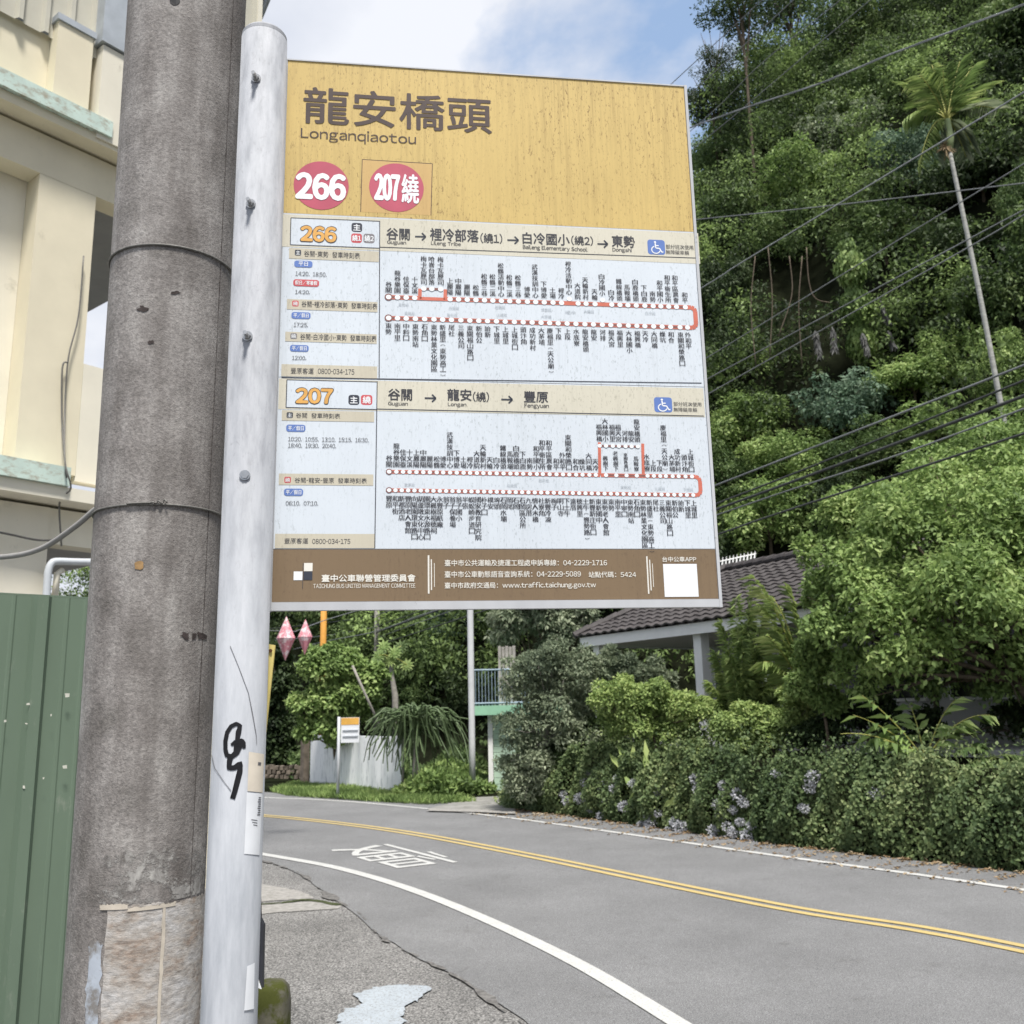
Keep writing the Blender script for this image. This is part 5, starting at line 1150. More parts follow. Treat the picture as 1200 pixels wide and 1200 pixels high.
def frond_plant(name, label, cat, base, fronds, leaf_L, leaf_W, mat, stemmat, n_leaf=26, droop=.6, group=None, stem_r=.012, trunk=None, two=True, down=.4):
    """arching stems with paired leaflets; each frond is an object of its own"""
    root = thing(name, base, label, cat, group)
    for tip, lift in fronds:
        base_ = np.array(base) + (np.array(trunk) if trunk is not None else 0); tip = np.array(tip, float)
        mid = (base_ + tip) / 2 + np.array([0, 0, lift]); pts = np.array([(1 - t) ** 2 * base_ + 2 * t * (1 - t) * mid + t * t * tip for t in np.linspace(0, 1, 14)])
        q = rng.uniform(.18, 1, n_leaf); q.sort(); P = np.array([(1 - t) ** 2 * base_ + 2 * t * (1 - t) * mid + t * t * tip for t in q]); tg = nrm(np.array([2 * (1 - t) * (mid - base_) + 2 * t * (tip - mid) for t in q]))
        side = nrm(np.cross(tg, [0, 0, 1.0])); sg = np.where(np.arange(n_leaf) % 2 == 0, 1, -1)[:, None]
        T = side * sg * .8 + tg * .7 + np.array([0, 0, -down]) * rng.uniform(.3, 1.2, (n_leaf, 1)) + sph(n_leaf) * (.5 if n_leaf > 100 else .1); N = np.cross(side * sg, tg) * sg + sph(n_leaf) * .15
        N[N[:, 2] < 0] *= -1
        v, t = leaves(P, T, N, leaf_L * (1.05 - .55 * np.abs(q - .45)), leaf_W, .1, .35); fr = obj_np('frond', v, t, mat, root)
        mb = MB(); mb.tube(list(pts), stop_at(stem_r, stem_r * .3, 14), 5); obj('stem', mb, stemmat, fr, True)
    return root
m_stem = plain('green_stem', (0.10, 0.13, 0.04), 0.7, 0, 0.2, 20)
m_yst = plain('yellow_stem', (0.36, 0.36, 0.10), 0.6, 0, 0.15, 20)
# feathery bamboo clump in front of the house
bb_ = at(872, 860, 14.9); tips = []
for x, y, dY in [(880, 688, 0), (862, 700, .2), (900, 705, -.2), (845, 730, 0), (868, 735, .3), (905, 735, .2), (925, 745, 0), (838, 765, .3), (855, 770, -.3), (885, 765, 0), (915, 775, .3), (935, 775, -.2), (832, 800, .1), (850, 805, .3), (875, 800, -.3), (905, 808, -.3), (930, 806, .2), (845, 830, 0), (890, 828, .2), (870, 750, -.3), (895, 745, 0), (880, 715, .2), (820, 815, 0), (865, 820, -.2)]:
    tips.append((at(x, y, 14.9 + dY), random.uniform(.2, .6)))
frond_plant('bamboo_clump', 'feathery light green bamboo clump in front of the porch column', 'bamboo', (bb_[0], bb_[1], zt - .12), tips, 0.21, 0.030, LM['yellow'], m_stem, 230, down=.9, stem_r=.008)
# yellow-green palm fronds over the roof edge
pb_ = at(950, 790, 14.0)
frond_plant('young_palm', 'small palm with long yellow green fronds beside the roof edge', 'palm', (pb_[0], pb_[1], zt - .12),
    [(at(882, 676, 13.8), .7), (at(893, 712, 13.9), .45), (at(905, 700, 14.3), .6), (at(900, 745, 13.7), .35), (at(960, 690, 14), .5), (at(895, 775, 13.7), .4), (at(925, 690, 14), .6)], 0.36, 0.034, LM['yellow'], m_yst, 60, stem_r=.014, trunk=(0, 0, .5))
# arching strap-leaved plant and fern on the bank top
ap = at(1085, 895, 11.6)
frond_plant('arching_plant', 'arching plant with long bare stems and broad leaves on top of the bank', 'plant', (ap[0], ap[1], zt - .08),
    [(at(1010, 815, 11.3), .15), (at(1000, 838, 11.1), .15), (at(985, 860, 11), .2), (at(1035, 868, 11.1), .1), (at(1120, 820, 11.6), .2), (at(1140, 850, 11.6), .2), (at(1065, 825, 11.9), .25), (at(1160, 838, 11.3), .3)], 0.26, 0.075, LM['light'], m_yst, 13, stem_r=.011)
fp = at(1165, 905, 10.9)
frond_plant('fern', 'bright green fern hanging over the bank at the right edge', 'fern', (fp[0], fp[1], zt - .02),
    [(at(1125, 880, 10.7), .15), (at(1122, 910, 10.5), .12), (at(1140, 935, 10.4), .12), (at(1165, 945, 10.4), .15), (at(1190, 930, 10.4), .15), (at(1110, 940, 10.5), .12), (at(1120, 962, 10.5), .1), (at(1145, 875, 10.9), .15), (at(1215, 920, 10.4), .15), (at(1230, 900, 10.5), .15), (at(1100, 950, 10.6), .1)], 0.15, 0.032, LM['mid'], m_stem, 44, stem_r=.006, down=.3)
# a few broad bright leaves growing out of the ivy
for lab, cen_, lv_ in [('cluster of long bright green leaves hanging low in the middle of the ivy bank', (762, 930), [(745, 905, 752, 925), (765, 915, 757, 935), (748, 940, 762, 925), (775, 935, 764, 928), (770, 880, 768, 905), (790, 945, 800, 935), (812, 930, 795, 943), (735, 888, 745, 880), (755, 880, 748, 900)]),
                       ('upright pale leaves standing under the yellow green shrub above the ivy', (742, 880), [(738, 870, 744, 893), (756, 872, 752, 895), (770, 868, 768, 890), (728, 880, 736, 900)])]:
    p0, _ = bank_pt(*cen_, .1); r_ = thing('broad_leaf_plant', p0, lab, 'plant')
    for x0, y0, x1, y1 in lv_:
        a_, _ = bank_pt(x0, y0, .16); b2, _ = bank_pt(x1, y1, .12); T = (a_ - b2)[None]; L = np.linalg.norm(a_ - b2)
        v, t = leaves(b2[None], T, np.array([[0.2, -1, .5]]), L * 1.1, L * .34, .1, .2); obj_np('leaf', v, t, LM['yellow'], r_)

# ------------------------------------------------------------------ tiled house behind the hedge
P1 = at(682, 749, 20.0); hz = P1[2]; hd = nrm(np.array([.53, -.85, 0])); hn = np.array([.85, .53, 0]); hn = hn - hd * (hn @ hd); hn = nrm(hn)
H0 = np.array([P1[0], P1[1], 0])
def hp(s, n, z): return H0 + hd * s + hn * n + np.array([0, 0, z])
def hb(mb, s0, s1, n0, n1, z0, z1): return mb.hexa([hp(s0, n0, z0), hp(s1, n0, z0), hp(s1, n1, z0), hp(s0, n1, z0), hp(s0, n0, z1), hp(s1, n0, z1), hp(s1, n1, z1), hp(s0, n1, z1)])
house = thing('tiled_house', (H0[0], H0[1], zt - .1), 'low white house with a dark grey tiled roof behind the hedge', 'house')
m_hwhite = plain('white_house_paint', (0.85, 0.85, 0.83), 0.7, 0, 0.05, 3, dirt=(0.45, 0.44, 0.4), dirt_lo=0.64, dirt_hi=0.8, dirt_scale=5)
m_hwall = plain('house_wall_plaster', (0.50, 0.50, 0.50), 0.8, 0, 0.08, 3)
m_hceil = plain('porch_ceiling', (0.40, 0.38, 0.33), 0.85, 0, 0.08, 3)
m_glass = plain('dark_window_glass', (0.02, 0.022, 0.026), 0.08, 0, 0.2, 3)
m_tile = plain('dark_roof_tile', (0.062, 0.055, 0.055), 0.6, 0, 0.35, 5, 0.1, dirt=(0.12, 0.11, 0.09), dirt_lo=0.6, dirt_hi=0.72, dirt_scale=12)
SLH, SRH = 0.0, 10.6; zr = 4.62; nr = 3.3; fz0 = hz - 0.17; fz1 = hz + 0.03
obj('fascia', hb(MB(), SLH, SRH, -0.03, 0.0, fz0, fz1), m_hwhite, house); obj('fascia', hb(MB(), SLH - .03, SLH - .002, -0.03, 6.6, fz0, fz1), m_hwhite, house)
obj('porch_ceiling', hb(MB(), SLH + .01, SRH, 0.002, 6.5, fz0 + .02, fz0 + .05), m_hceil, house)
for sx in (0.22, 3.28, 4.95, 10.3):
    obj('column', hb(MB(), sx, sx + .2, .12, .32, zt - .12, fz0 + .018), m_hwhite, house)
obj('porch_floor', hb(MB(), SLH, SRH, 0.05, 6.4, zt - .13, zt - .02), m_hwall, house)
obj('wall', hb(MB(), 2.55, SRH, 1.7, 1.85, zt - .019, fz0 + .018), m_hwall, house)
obj('wall', hb(MB(), SLH + .1, 2.548, 3.2, 3.35, zt - .019, fz0 + .018), m_hwall, house)
for s0, s1, z0, z1 in [(3.6, 4.6, zt, 2.75), (5.2, 6.8, 1.7, 2.75), (7.3, 8.6, 1.7, 2.75)]:
    w_ = obj('window', hb(MB(), s0 - .05, s1 + .05, 1.64, 1.698, z0 - .05, z1 + .05), m_hwhite, house)
    obj('pane', hb(MB(), s0, s0 + (s1 - s0) / 2 - .02, 1.62, 1.638, z0, z1), m_glass, w_); obj('pane', hb(MB(), s0 + (s1 - s0) / 2 + .02, s1, 1.62, 1.638, z0, z1), m_glass, w_)
w_ = obj('window', hb(MB(), .6, 2.4, 3.14, 3.198, zt + .1, 2.8), m_hwhite, house)
for k_ in range(4): obj('pane', hb(MB(), .65 + k_ * .44, 1.04 + k_ * .44, 3.12, 3.138, zt + .15, 2.75), m_glass, w_)
# roof: courses of rolled tiles as geometry, hip at the left end
def roof_slope(corner, along, up_, length, rise_len, hip0, hip1, name):
    """along/up_ unit vectors; hip0/hip1: how far each course shortens at its two ends per unit of slope"""
    nrm_ = nrm(np.cross(along, up_)); nrm_ = nrm_ if nrm_[2] > 0 else -nrm_
    rows = int(rise_len / 0.27); mb = MB(); step = 0.045
    for r_ in range(rows):
        u0, u1 = r_ * .27, r_ * .27 + .30; s0, s1 = hip0 * u0, length - hip1 * u0
        ss = np.arange(s0, s1, step); wv = 0.018 * np.cos(ss / 0.27 * 2 * PI); jit = rng.normal(0, .003, len(ss))
        a_ = [corner + along * s_ + up_ * (u0 + j_) + nrm_ * (w_2 + .045) for s_, w_2, j_ in zip(ss, wv, jit)]
        b__ = [corner + along * np.clip(s_, hip0 * u1, length - hip1 * u1) + up_ * u1 + nrm_ * (w_2 + .012) for s_, w_2 in zip(ss, wv)]
        c_ = [p - nrm_ * .035 for p in a_]; n_ = len(ss)
        mb.add(a_ + b__ + c_, [(i_, i_ + 1, n_ + i_ + 1, n_ + i_) for i_ in range(n_ - 1)] + [(2 * n_ + i_, 2 * n_ + i_ + 1, i_ + 1, i_) for i_ in range(n_ - 1)])
    return obj(name, mb, m_tile, house)
c0 = hp(SLH - .12, -.12, hz + .04); up_v = hp(0, nr, zr) - hp(0, -.12, hz + .04); ulen = np.linalg.norm(up_v); up_v /= ulen
stuff(roof_slope(c0, hd, up_v, SRH - SLH + .24, ulen, 1.15 / ulen, 0.0, 'roof_tiles'))
up2 = hp(1.15 - .12, nr, zr) - hp(SLH - .12, nr, hz + .04); ul2 = np.linalg.norm(up2); up2 /= ul2
stuff(roof_slope(hp(SLH - .12, 2 * nr + .12, hz + .04), -hn, up2, 2 * nr + .24, ul2, (nr + .12) / ul2, (nr + .12) / ul2, 'roof_tiles'))
mb = MB(); mb.add([hp(SLH - .1, 2 * nr + .12, hz), hp(SRH, 2 * nr + .12, hz), hp(SRH, nr, zr), hp(1.03, nr, zr)], [(0, 1, 2, 3)]); obj('rear_roof', mb, m_tile, house)
for i_ in range(int((SRH - 1.0) / .3)):
    s_ = 1.0 + i_ * .3; mb = MB(); mb.tube([hp(s_, nr, zr + .03), hp(s_ + .31, nr, zr + .045)], [.085, .095], 10); obj('ridge_tile', mb, m_tile, house)
for i_ in range(11):
    t0, t1 = i_ / 11, (i_ + 1.05) / 11; A0, A1 = hp(SLH - .12, -.12, hz + .08), hp(1.03, nr, zr + .05); mb = MB(); mb.tube([A0 + (A1 - A0) * t0, A0 + (A1 - A0) * t1 + [0, 0, .015]], [.075, .085], 8); obj('ridge_tile', mb, m_tile, house)
mb = MB(); p = hp(5.1, 1.6, hz + .04 + (1.6 + .12) / (nr + .12) * (zr - hz)); mb.obox(p + [0, 0, .06], hd * .55, hn * .12 + [0, 0, .055], np.array([0, 0, .012])); obj('pale_strip', mb, m_hwhite, house)
# white ornamental railing beyond the ridge
rl = thing('roof_railing', hp(1.2, nr + 1.0, zr - 0.6), 'short white spiked railing rising behind the roof ridge', 'railing')
for i_ in range(13):
    x_ = 833 + i_ * 4.2; a_ = at(x_, 673 - i_ * 1.0, 22.4); b2 = at(x_ + 1.5, 655 - i_ * .75, 22.4); mb = MB(); mb.tube([a_, (a_ + b2) / 2, b2], [.022, .022, .006], 6); obj('picket', mb, m_hwhite, rl)
for dy in (0, 8): tubes('rail', [at(830, 669 - dy, 22.42), at(886, 657 - dy, 22.42)], .02, m_hwhite, parent=rl)

# pale garden wall pieces seen under the spreading tree
gw = at(1130, 830, 14.8); mb = MB(); ex = nrm(np.array([.53, -.85, 0])); mb.obox(gw - ex * 1.6 + [0, 0, -.6], ex * 4.5, np.array([.1, .06, 0]), np.array([0, 0, .75]))
tag(obj('garden_wall', mb, plain('pinkish_plaster', (0.45, 0.36, 0.32), 0.9, 0, 0.15, 5)), 'low pinkish wall glimpsed through the dark shrubs under the spreading tree', 'wall')

# ------------------------------------------------------------------ wooded hillside
def unit_crown(seed, n=9000, L=.085, W=.045):
    global rng
    keep = rng; rng = np.random.default_rng(seed)
    c_, r_ = clumps_in((0, 0, 0), 1.1, 1.1, 1.0, 46, .15, .38, .35); c_[:14, 2] -= .6
    v, t = canopy(c_, r_, n, L, W, squash=.9, down=.7, bottom=.6); rng = keep
    me = bpy.data.meshes.new('crown'); me.from_pydata([], [], [])
    me.vertices.add(len(v)); me.vertices.foreach_set('co', v.astype(np.float32).ravel()); t = t.astype(np.int32)
    me.loops.add(t.size); me.loops.foreach_set('vertex_index', t.ravel()); me.polygons.add(len(t)); me.polygons.foreach_set('loop_start', np.arange(len(t), dtype=np.int32) * 3)
    me.update(calc_edges=True); me.materials.append(LM['mid']); return me
CROWNS = [unit_crown(1), unit_crown(2, 6500, .11, .055), unit_crown(3), unit_crown(4, 5000, .125, .07)] + [unit_crown(9, 3600, .10, .05)]
def tm():
    mb = MB()
    mb.tube([(0, 0, -1.5), (.03, .02, -.6), (0, 0, 0)], [.05, .045, .035], 7)
    for i_ in range(6):
        d = nrm(np.array([math.cos(i_ * 1.05), math.sin(i_ * 1.05), .5])); mb.tube([(0, 0, -.55 + .1 * i_), tuple(d * .4 + [0, 0, -.1]), tuple(d * .85)], [.035, .025, .008], 5)
    me = bpy.data.meshes.new('trunk'); me.from_pydata(mb.v, [], mb.f); me.materials.append(m_bark); return me
TRUNK = tm()
def hill_tree(px, py, rx, ry, mat, label, Y=None, var=0, name='broadleaf_tree'):
    p = hit_hill(px, py)
    if p is None:
        Ys = np.linspace(24, 70, 140); Pq = np.array([at(px, py + ry * .6, y_) for y_ in Ys]); gap = Pq[:, 2] - hill(Pq[:, 0], Pq[:, 1]); p = at(px, py, Ys[int(np.argmin(gap))])
    else:
        k_ = 1 - px_size(rx, p[1]) * .55 / np.linalg.norm(p - O); p = O + (p - O) * k_
    R_ = px_size(rx, p[1]); Rz = px_size(ry, p[1])
    gz = float(hill(p[0], p[1])); base = np.array([p[0], p[1], min(gz, p[2] - Rz * .3)])
    root = thing(name, base, label, 'tree', 'trees on the wooded hillside')
    c_ = bpy.data.objects.new('crown', CROWNS[var]); C.objects.link(c_); c_.parent = root; c_.location = tuple(p - base); c_.scale = (R_, R_, Rz / .85); c_.rotation_euler = (0, 0, random.uniform(0, 6.28))
    c_.material_slots[0].link = 'OBJECT'; c_.material_slots[0].material = LM[mat]
    t_ = bpy.data.objects.new('trunk', TRUNK); C.objects.link(t_); t_.parent = root; t_.location = tuple(p - base); h_ = max(0.4, (p[2] - base[2]) / 1.4 + .2); t_.scale = (R_ * .8, R_ * .8, h_)
    return root
for q_ in [
 (868, 16, 50, 24, 'dark', 'thin dark crown reaching left over the sky at the top of the picture', 36, 4), (925, 12, 55, 44, 'dark', 'dark crown with sky holes at the top, right of the open sky', 35, 4),
 (838, 78, 26, 20, 'dark', 'small dark crown against the sky just above the sign corner', 37, 4), (995, 20, 55, 50, 'mid', 'green crown at the top edge above the yellow green crown', 34, 0),
 (1060, 25, 55, 48, 'dark', 'dark crown at the top edge left of the palm', 33, 1), (1135, 25, 62, 48, 'dark', 'dark crown at the top edge directly above the palm head', 32, 2), (1205, 35, 60, 60, 'mid', 'crown in the top right corner', 31, 3),
 (835, 122, 36, 32, 'dark', 'dark crown beside the upper right corner of the sign', 36, 1), (893, 88, 52, 32, 'light', 'yellow green crown just under the sky gap', 34.5, 2), (960, 95, 55, 42, 'mid', 'mid green crown right of the yellow green one', 33, 3),
 (1035, 105, 58, 46, 'mid', 'mid green crown left of the palm head', 31.5, 0), (1160, 125, 62, 52, 'dark', 'dark crown right of the palm head', 30, 1),
 (905, 150, 58, 42, 'dark', 'dark crown with gaps under the yellow green crown', 33, 2), (990, 165, 55, 38, 'grey', 'silvery green crown lit in the middle of the upper slope', None, 3), (848, 200, 48, 45, 'mid', 'green crown beside the yellow part of the sign', None, 0),
 (940, 215, 58, 40, 'light', 'light green crown with golden tips on the upper slope', None, 1), (1065, 190, 52, 40, 'blue', 'bluish green crown immediately left below the palm head', None, 2), (1150, 215, 60, 50, 'dark', 'dark crown right of the palm trunk under the palm head', None, 3), (1210, 250, 45, 60, 'mid', 'crown cut by the right edge above the upper cable pair', None, 0),
 (852, 275, 48, 42, 'mid', 'crown beside the header strip of the sign', None, 1), (925, 280, 50, 36, 'mid', 'crown above the dark hollow with hanging vines', None, 2), (1035, 275, 60, 38, 'mid', 'crown above the vine covered trunk', None, 0), (1110, 300, 52, 45, 'dark', 'dark crown left of the palm trunk at mid height', None, 3),
 (848, 350, 42, 50, 'dark', 'vine hung dark crown beside the upper timetable', None, 1), (850, 430, 40, 45, 'dark', 'shaded crown left of the dark hollow', None, 2),
 (1080, 375, 42, 36, 'dark', 'dark crown between the hollow and the palm trunk', None, 0), (1175, 350, 55, 55, 'mid', 'crown right of the palm trunk above the thick cables', None, 1),
 (1120, 425, 50, 36, 'light', 'low yellow green crown left of the lower palm trunk', None, 2), (1070, 450, 48, 30, 'light', 'low bright crown just right of the blue green shrub', None, 3), (1195, 440, 45, 45, 'light', 'bright crown right of the palm trunk foot', None, 0),
 (985, 478, 50, 36, 'blue', 'blue green large leaved tree below the dark hollow', 25.5, 3), (872, 505, 52, 36, 'light', 'light green crown beside the lower header strip of the sign', None, 1), (925, 545, 60, 34, 'light', 'light green crown under the blue green tree', None, 2),
 (855, 570, 45, 42, 'mid', 'green crown beside the lower timetable', None, 0), (900, 612, 60, 42, 'light', 'light crown rising directly behind the roof ridge', None, 1), (1010, 540, 55, 36, 'mid', 'green crown crossed by the thick cables left of the pale fruit tree', None, 2), (1100, 505, 55, 34, 'light', 'pale green crown behind the top of the fruit tree', None, 3), (975, 600, 45, 40, 'dark', 'dark crown between the roof ridge and the pale fruit tree', 24, 0),
 (820, 650, 40, 40, 'dark', 'dark crown rising behind the roof, partly hidden by the sign', 26, 3), (735, 690, 40, 32, 'dark', 'dark crown over the left end of the tiled roof', 25, 1),
 (330, 740, 34, 44, 'dark', 'dark tree behind the pink lanterns', 30, 1), (395, 735, 44, 34, 'mid', 'green tree crown behind the orange pole', 31, 2), (470, 728, 44, 38, 'mid', 'green crown between the telegraph pole and the steel post', 30, 3), (530, 735, 40, 40, 'blue', 'bluish crown just left of the steel post', 28, 0),
 (590, 700, 40, 46, 'mid', 'green crown just right of the steel post', 27, 1), (500, 790, 42, 30, 'mid', 'low green crown behind the drooping cactus', 25, 2), (560, 815, 34, 34, 'dark', 'low dark crown behind the foot of the steel post', 24.5, 3)]:
    hill_tree(*q_[:6], Y=q_[6], var=q_[7])

# the unbroken mass of foliage between and behind those trees
def forest():
    parts = []; n_cl = 0; cs, rs = [], []
    while n_cl < 1080:
        a_ = random.uniform(-.56, .62); d_ = random.uniform(20, 62); x, y = d_ * math.tan(a_), d_
        fd = float(foot_dist(x, y))
        if fd < 0.2: continue
        p = np.array([x, y, float(hill(x, y))]); q = p - O; dd = q @ _fw; px = 600 + F_PX * (q @ RIGHT) / dd; py = 600 - F_PX * (q @ UP) / dd
        if ((px - 945) / 74) ** 2 + ((py - 378) / 66) ** 2 < 1: continue
        if px < 40 or px > 1330: continue
        cs.append(p + [0, 0, random.uniform(-.2, 1.0) if random.random() < .72 else random.uniform(1, 4)]); rs.append(random.choice([.6, .9, 1.3, 1.9, 2.3]) * random.uniform(.8, 1.1) * (0.6 + d_ / 70)); n_cl += 1
    cs, rs = np.array(cs), np.array(rs); out = []
    sub = 7; C_, R_ = [], []
    for c_, r_ in zip(cs, rs):
        d = sph(sub); d[:, 2] = np.abs(d[:, 2]); C_.append(c_ + d * r_ * .7); R_.append(np.full(sub, r_ * .43))
    return canopy(np.concatenate(C_), np.concatenate(R_), 620000, .17, .09, squash=.9, down=.6, up=.8)
v, t = forest(); fm = leafmat('leaves_forest', [tuple(c_ * 1.0 for c_ in q_) for q_ in (GREEN['dark'][0], GREEN['dark'][2], GREEN['mid'][2], GREEN['light'][2])], patch=.30, gain=3.2)
stuff(obj_np('forest', v, t, fm))

# dark hollow: a vine wrapped trunk, hanging dead fronds, thin lianas
vt = hit_hill(1000, 425)
vt0 = vt * np.array([1, .97, 1]); vt1 = at(992, 285, vt0[1] - 1.0)
root = thing('vine_covered_trunk', vt0, 'tall trunk wrapped in pale climbing vines beside the dark hollow', 'tree trunk')
mb = MB(); mb.tube([vt0, (vt0 + vt1) / 2, vt1], [.22, .18, .15], 10); obj('trunk', mb, m_bark, root, True)
n = 5000; q = rng.random((n, 1)); P = vt0 * (1 - q) + vt1 * q; d = sph(n); d[:, 2] *= .3; rr = .32 + .12 * np.sin(q * 18); P = P + nrm(d) * rr * rng.uniform(.8, 1.15, (n, 1))
v, t = leaves(P, sph(n) * .5 + [0, 0, -1], nrm(d) + sph(n) * .3, .17, .10); obj_np('vine_leaves', v, t, LM['light'], root)
m_dead = leafmat('dead_fronds', [(0.06, 0.06, 0.055), (0.13, 0.13, 0.125), (0.24, 0.24, 0.24)], .7, .2, 3)
for i_, (x, y, lx, ly, lab) in enumerate([(1028, 360, 22, 26, 'largest grey dead frond hanging right of the vine covered trunk'), (975, 395, 6, 26, 'narrow grey dead frond hanging left of the vine covered trunk'), (955, 400, 10, 28, 'grey dead frond deep in the dark hollow'), (1010, 400, 12, 22, 'grey dead frond low beside the vine covered trunk'), (1040, 395, 12, 16, 'small grey dead frond at the right rim of the hollow')]):
    p = at(x, y - ly * .5, vt0[1] - .6); n = 90; q = rng.random((n, 1)); ax = at(x + lx * .5, y + ly * .5, vt0[1] - .8) - p; P = ax * q
    v, t = leaves(P, sph(n) * .6 + nrm(ax[None]) * 1.0 + [0, 0, -.4], np.tile([0, -1, .3], (n, 1)) + sph(n) * .4, .30, .06); o = obj_np('dead_frond', v, t, m_dead, local=True); o.location = p; tag(o, lab, 'dead frond')
lianas = [[(945, 290), (948, 330), (956, 350), (975, 355)], [(925, 300), (928, 345), (912, 395)], [(900, 290), (905, 350), (902, 420)], [(940, 300), (936, 360), (940, 430)], [(885, 300), (880, 360), (886, 430)]]
for i_, l_ in enumerate(lianas):
    tubes('liana', smooth3([at(x, y, vt0[1] - .5) for x, y in l_], 5), .016, m_bark, ['pale crooked liana with a side branch in the dark hollow', 'liana swinging left in the dark hollow', 'straight liana near the left of the dark hollow', 'long straight liana in the middle of the hollow', 'leftmost liana at the edge of the dark hollow'][i_], 'liana')

# betel palm
pt = at(1113, 178, 20.0); pbse = at(1232, 790, 20.4); pbse[2] = max(0.5, pbse[2])
palm = thing('betel_palm', pbse, 'slender betel palm with a pale ringed trunk and fan of bright fronds against the hillside', 'palm')
m_ptr = plain('pale_palm_trunk', (0.40, 0.40, 0.37), .85, 0, .2, 3, .2, vec=(1, 1, 6), dirt=(.16, .15, .13), dirt_lo=.58, dirt_hi=.68, dirt_scale=4, dirt_vec=(1, 1, 7))
mb = MB(); L_ = smooth3([pbse, at(1190, 560, 20.3), at(1172, 470, 20.2), at(1145, 330, 20.1), pt], 8); mb.tube(L_, stop_at(.075, .046, len(L_)), 12); obj('trunk', mb, m_ptr, palm, True)
sh_ = at(1110, 140, 20.0); mb = MB(); mb.tube([pt, pt * .6 + sh_ * .4, sh_], [.07, .12, .06], 12); obj('crownshaft', mb, plain('pale_green_shaft', (.28, .34, .16), .6, 0, .15, 8), palm, True)
for k_, (x, y, lift, mt) in enumerate([(1078, 88, .25, 'yellow'), (1062, 100, .3, 'yellow'), (1092, 76, .2, 'yellow'), (1105, 82, .15, 'light'), (1125, 72, .2, 'light'), (1140, 78, .25, 'light'), (1158, 100, .35, 'yellow'), (1150, 122, .3, 'light'), (1168, 128, .4, 'grey'), (1075, 125, .35, 'light'), (1078, 192, .75, 'yellow'), (1084, 178, .6, 'light'), (1143, 178, .55, 'grey'), (1132, 184, .4, 'grey'), (1100, 182, .35, 'grey'), (1120, 120, .3, 'yellow'), (1060, 140, .5, 'light')]):
    tip = at(x, y, 20.0 + random.uniform(-.7, .7)); mid = (sh_ + tip) / 2 + [0, 0, lift]; n_leaf = 44
    f = lambda t: (1 - t) ** 2 * sh_ + 2 * t * (1 - t) * mid + t * t * tip
    q = np.linspace(.15, 1, n_leaf); P = np.array([f(t_) for t_ in q]); tg = nrm(np.array([2 * (1 - t_) * (mid - sh_) + 2 * t_ * (tip - mid) for t_ in q])); side = nrm(np.cross(tg, [0, 0, 1.0])); sg = np.where(np.arange(n_leaf) % 2 == 0, 1, -1)[:, None]
    T = side * sg * .95 + tg * .6 + [0, 0, .05 if y < 130 else -.6] + sph(n_leaf) * .1; N = np.cross(side * sg, tg) * sg; N[N[:, 2] < 0] *= -1
    N = N + [0, -.4, .2]; v, t = leaves(P, T, N + sph(n_leaf) * .1, .50 * (1.1 - .7 * np.abs(q - .5)), .030, .1, .35); fr = obj_np('frond', v, t, LM[mt], palm)
    mb = MB(); mb.tube([f(t_) for t_ in np.linspace(0, 1, 9)], stop_at(.02, .006, 9), 5); obj('stem', mb, m_yst, fr, True)
mb = MB(); c_ = at(1108, 172, 19.9)
for _ in range(26): e = c_ + sph(1)[0] * .22 + [0, 0, -.12]; mb.tube([c_, (c_ + e) / 2, e], .008, 4)
stuff(obj('flower_stalks', mb, plain('dry_stalks', (.30, .22, .13), .8), palm))

# ------------------------------------------------------------------ things along the far side of the road, under the sign
def gz_(p): return max(0.0, float(hill(p[0], p[1])))
def ground_at(px, Y):
    p = at(px, 900, Y); return np.array([p[0], p[1], gz_(p)])
m_galv = plain('galvanised_post', (0.52, 0.54, 0.56), .6, 0, .12, 6); m_cpole = plain('old_concrete_post', (0.36, 0.34, 0.31), .9, 0, .2, 6, dirt=(.14, .13, .11), dirt_lo=.56, dirt_hi=.68)
# steel post that carries the upper cables
sb = ground_at(553.5, 20.0); st = at(545, 205, 20.0); st[:2] = sb[:2] + (st[:2] - sb[:2]) * 0
root = thing('steel_post', sb, 'tall grey steel cable post rising behind the sign beside the blue railing', 'post')
m_spost = plain('pale_grey_post_paint', (0.60, 0.61, 0.62), .7, 0, .1, 3); mb = MB(); mb.tube([[sb[0], sb[1], z_] for z_ in np.linspace(-.1, st[2], 14)], .066, 16); obj('shaft', mb, m_spost, root, True)
mb = MB(); mb.obox([sb[0] - .7, sb[1] - .05, st[2] - .5], np.array([1.4, 0, 0]), np.array([0, .1, 0]), np.array([0, 0, .1])); obj('cross_arm', mb, m_galv, root)
sb2 = at(441, 835, 30.0); sb2[2] = gz_(sb2); tz = at(438, 600, 30)[2]
root = thing('telegraph_pole', sb2, 'distant pale concrete telegraph pole left of the papaya', 'post')
mb = MB(); mb.tube([sb2 - [0, 0, .2], [sb2[0], sb2[1], tz]], [.10, .075], 14); obj('shaft', mb, m_cpole, root, True)
mb = MB(); mb.obox([sb2[0] - .9, sb2[1] - .05, tz - .4], np.array([1.8, 0, 0]), np.array([0, .1, 0]), np.array([0, 0, .1])); obj('cross_arm', mb, m_galv, root)
op = ground_at(376, 26.0); tz2 = at(378, 640, 26.0)[2]
root = thing('orange_pole', op, 'orange painted pole behind the light green tree', 'post')
mb = MB(); mb.tube([op, [op[0], op[1], tz2]], .085, 14); obj('shaft', mb, plain('orange_paint', (.62, .30, .06), .6, 0, .15, 5), root, True)

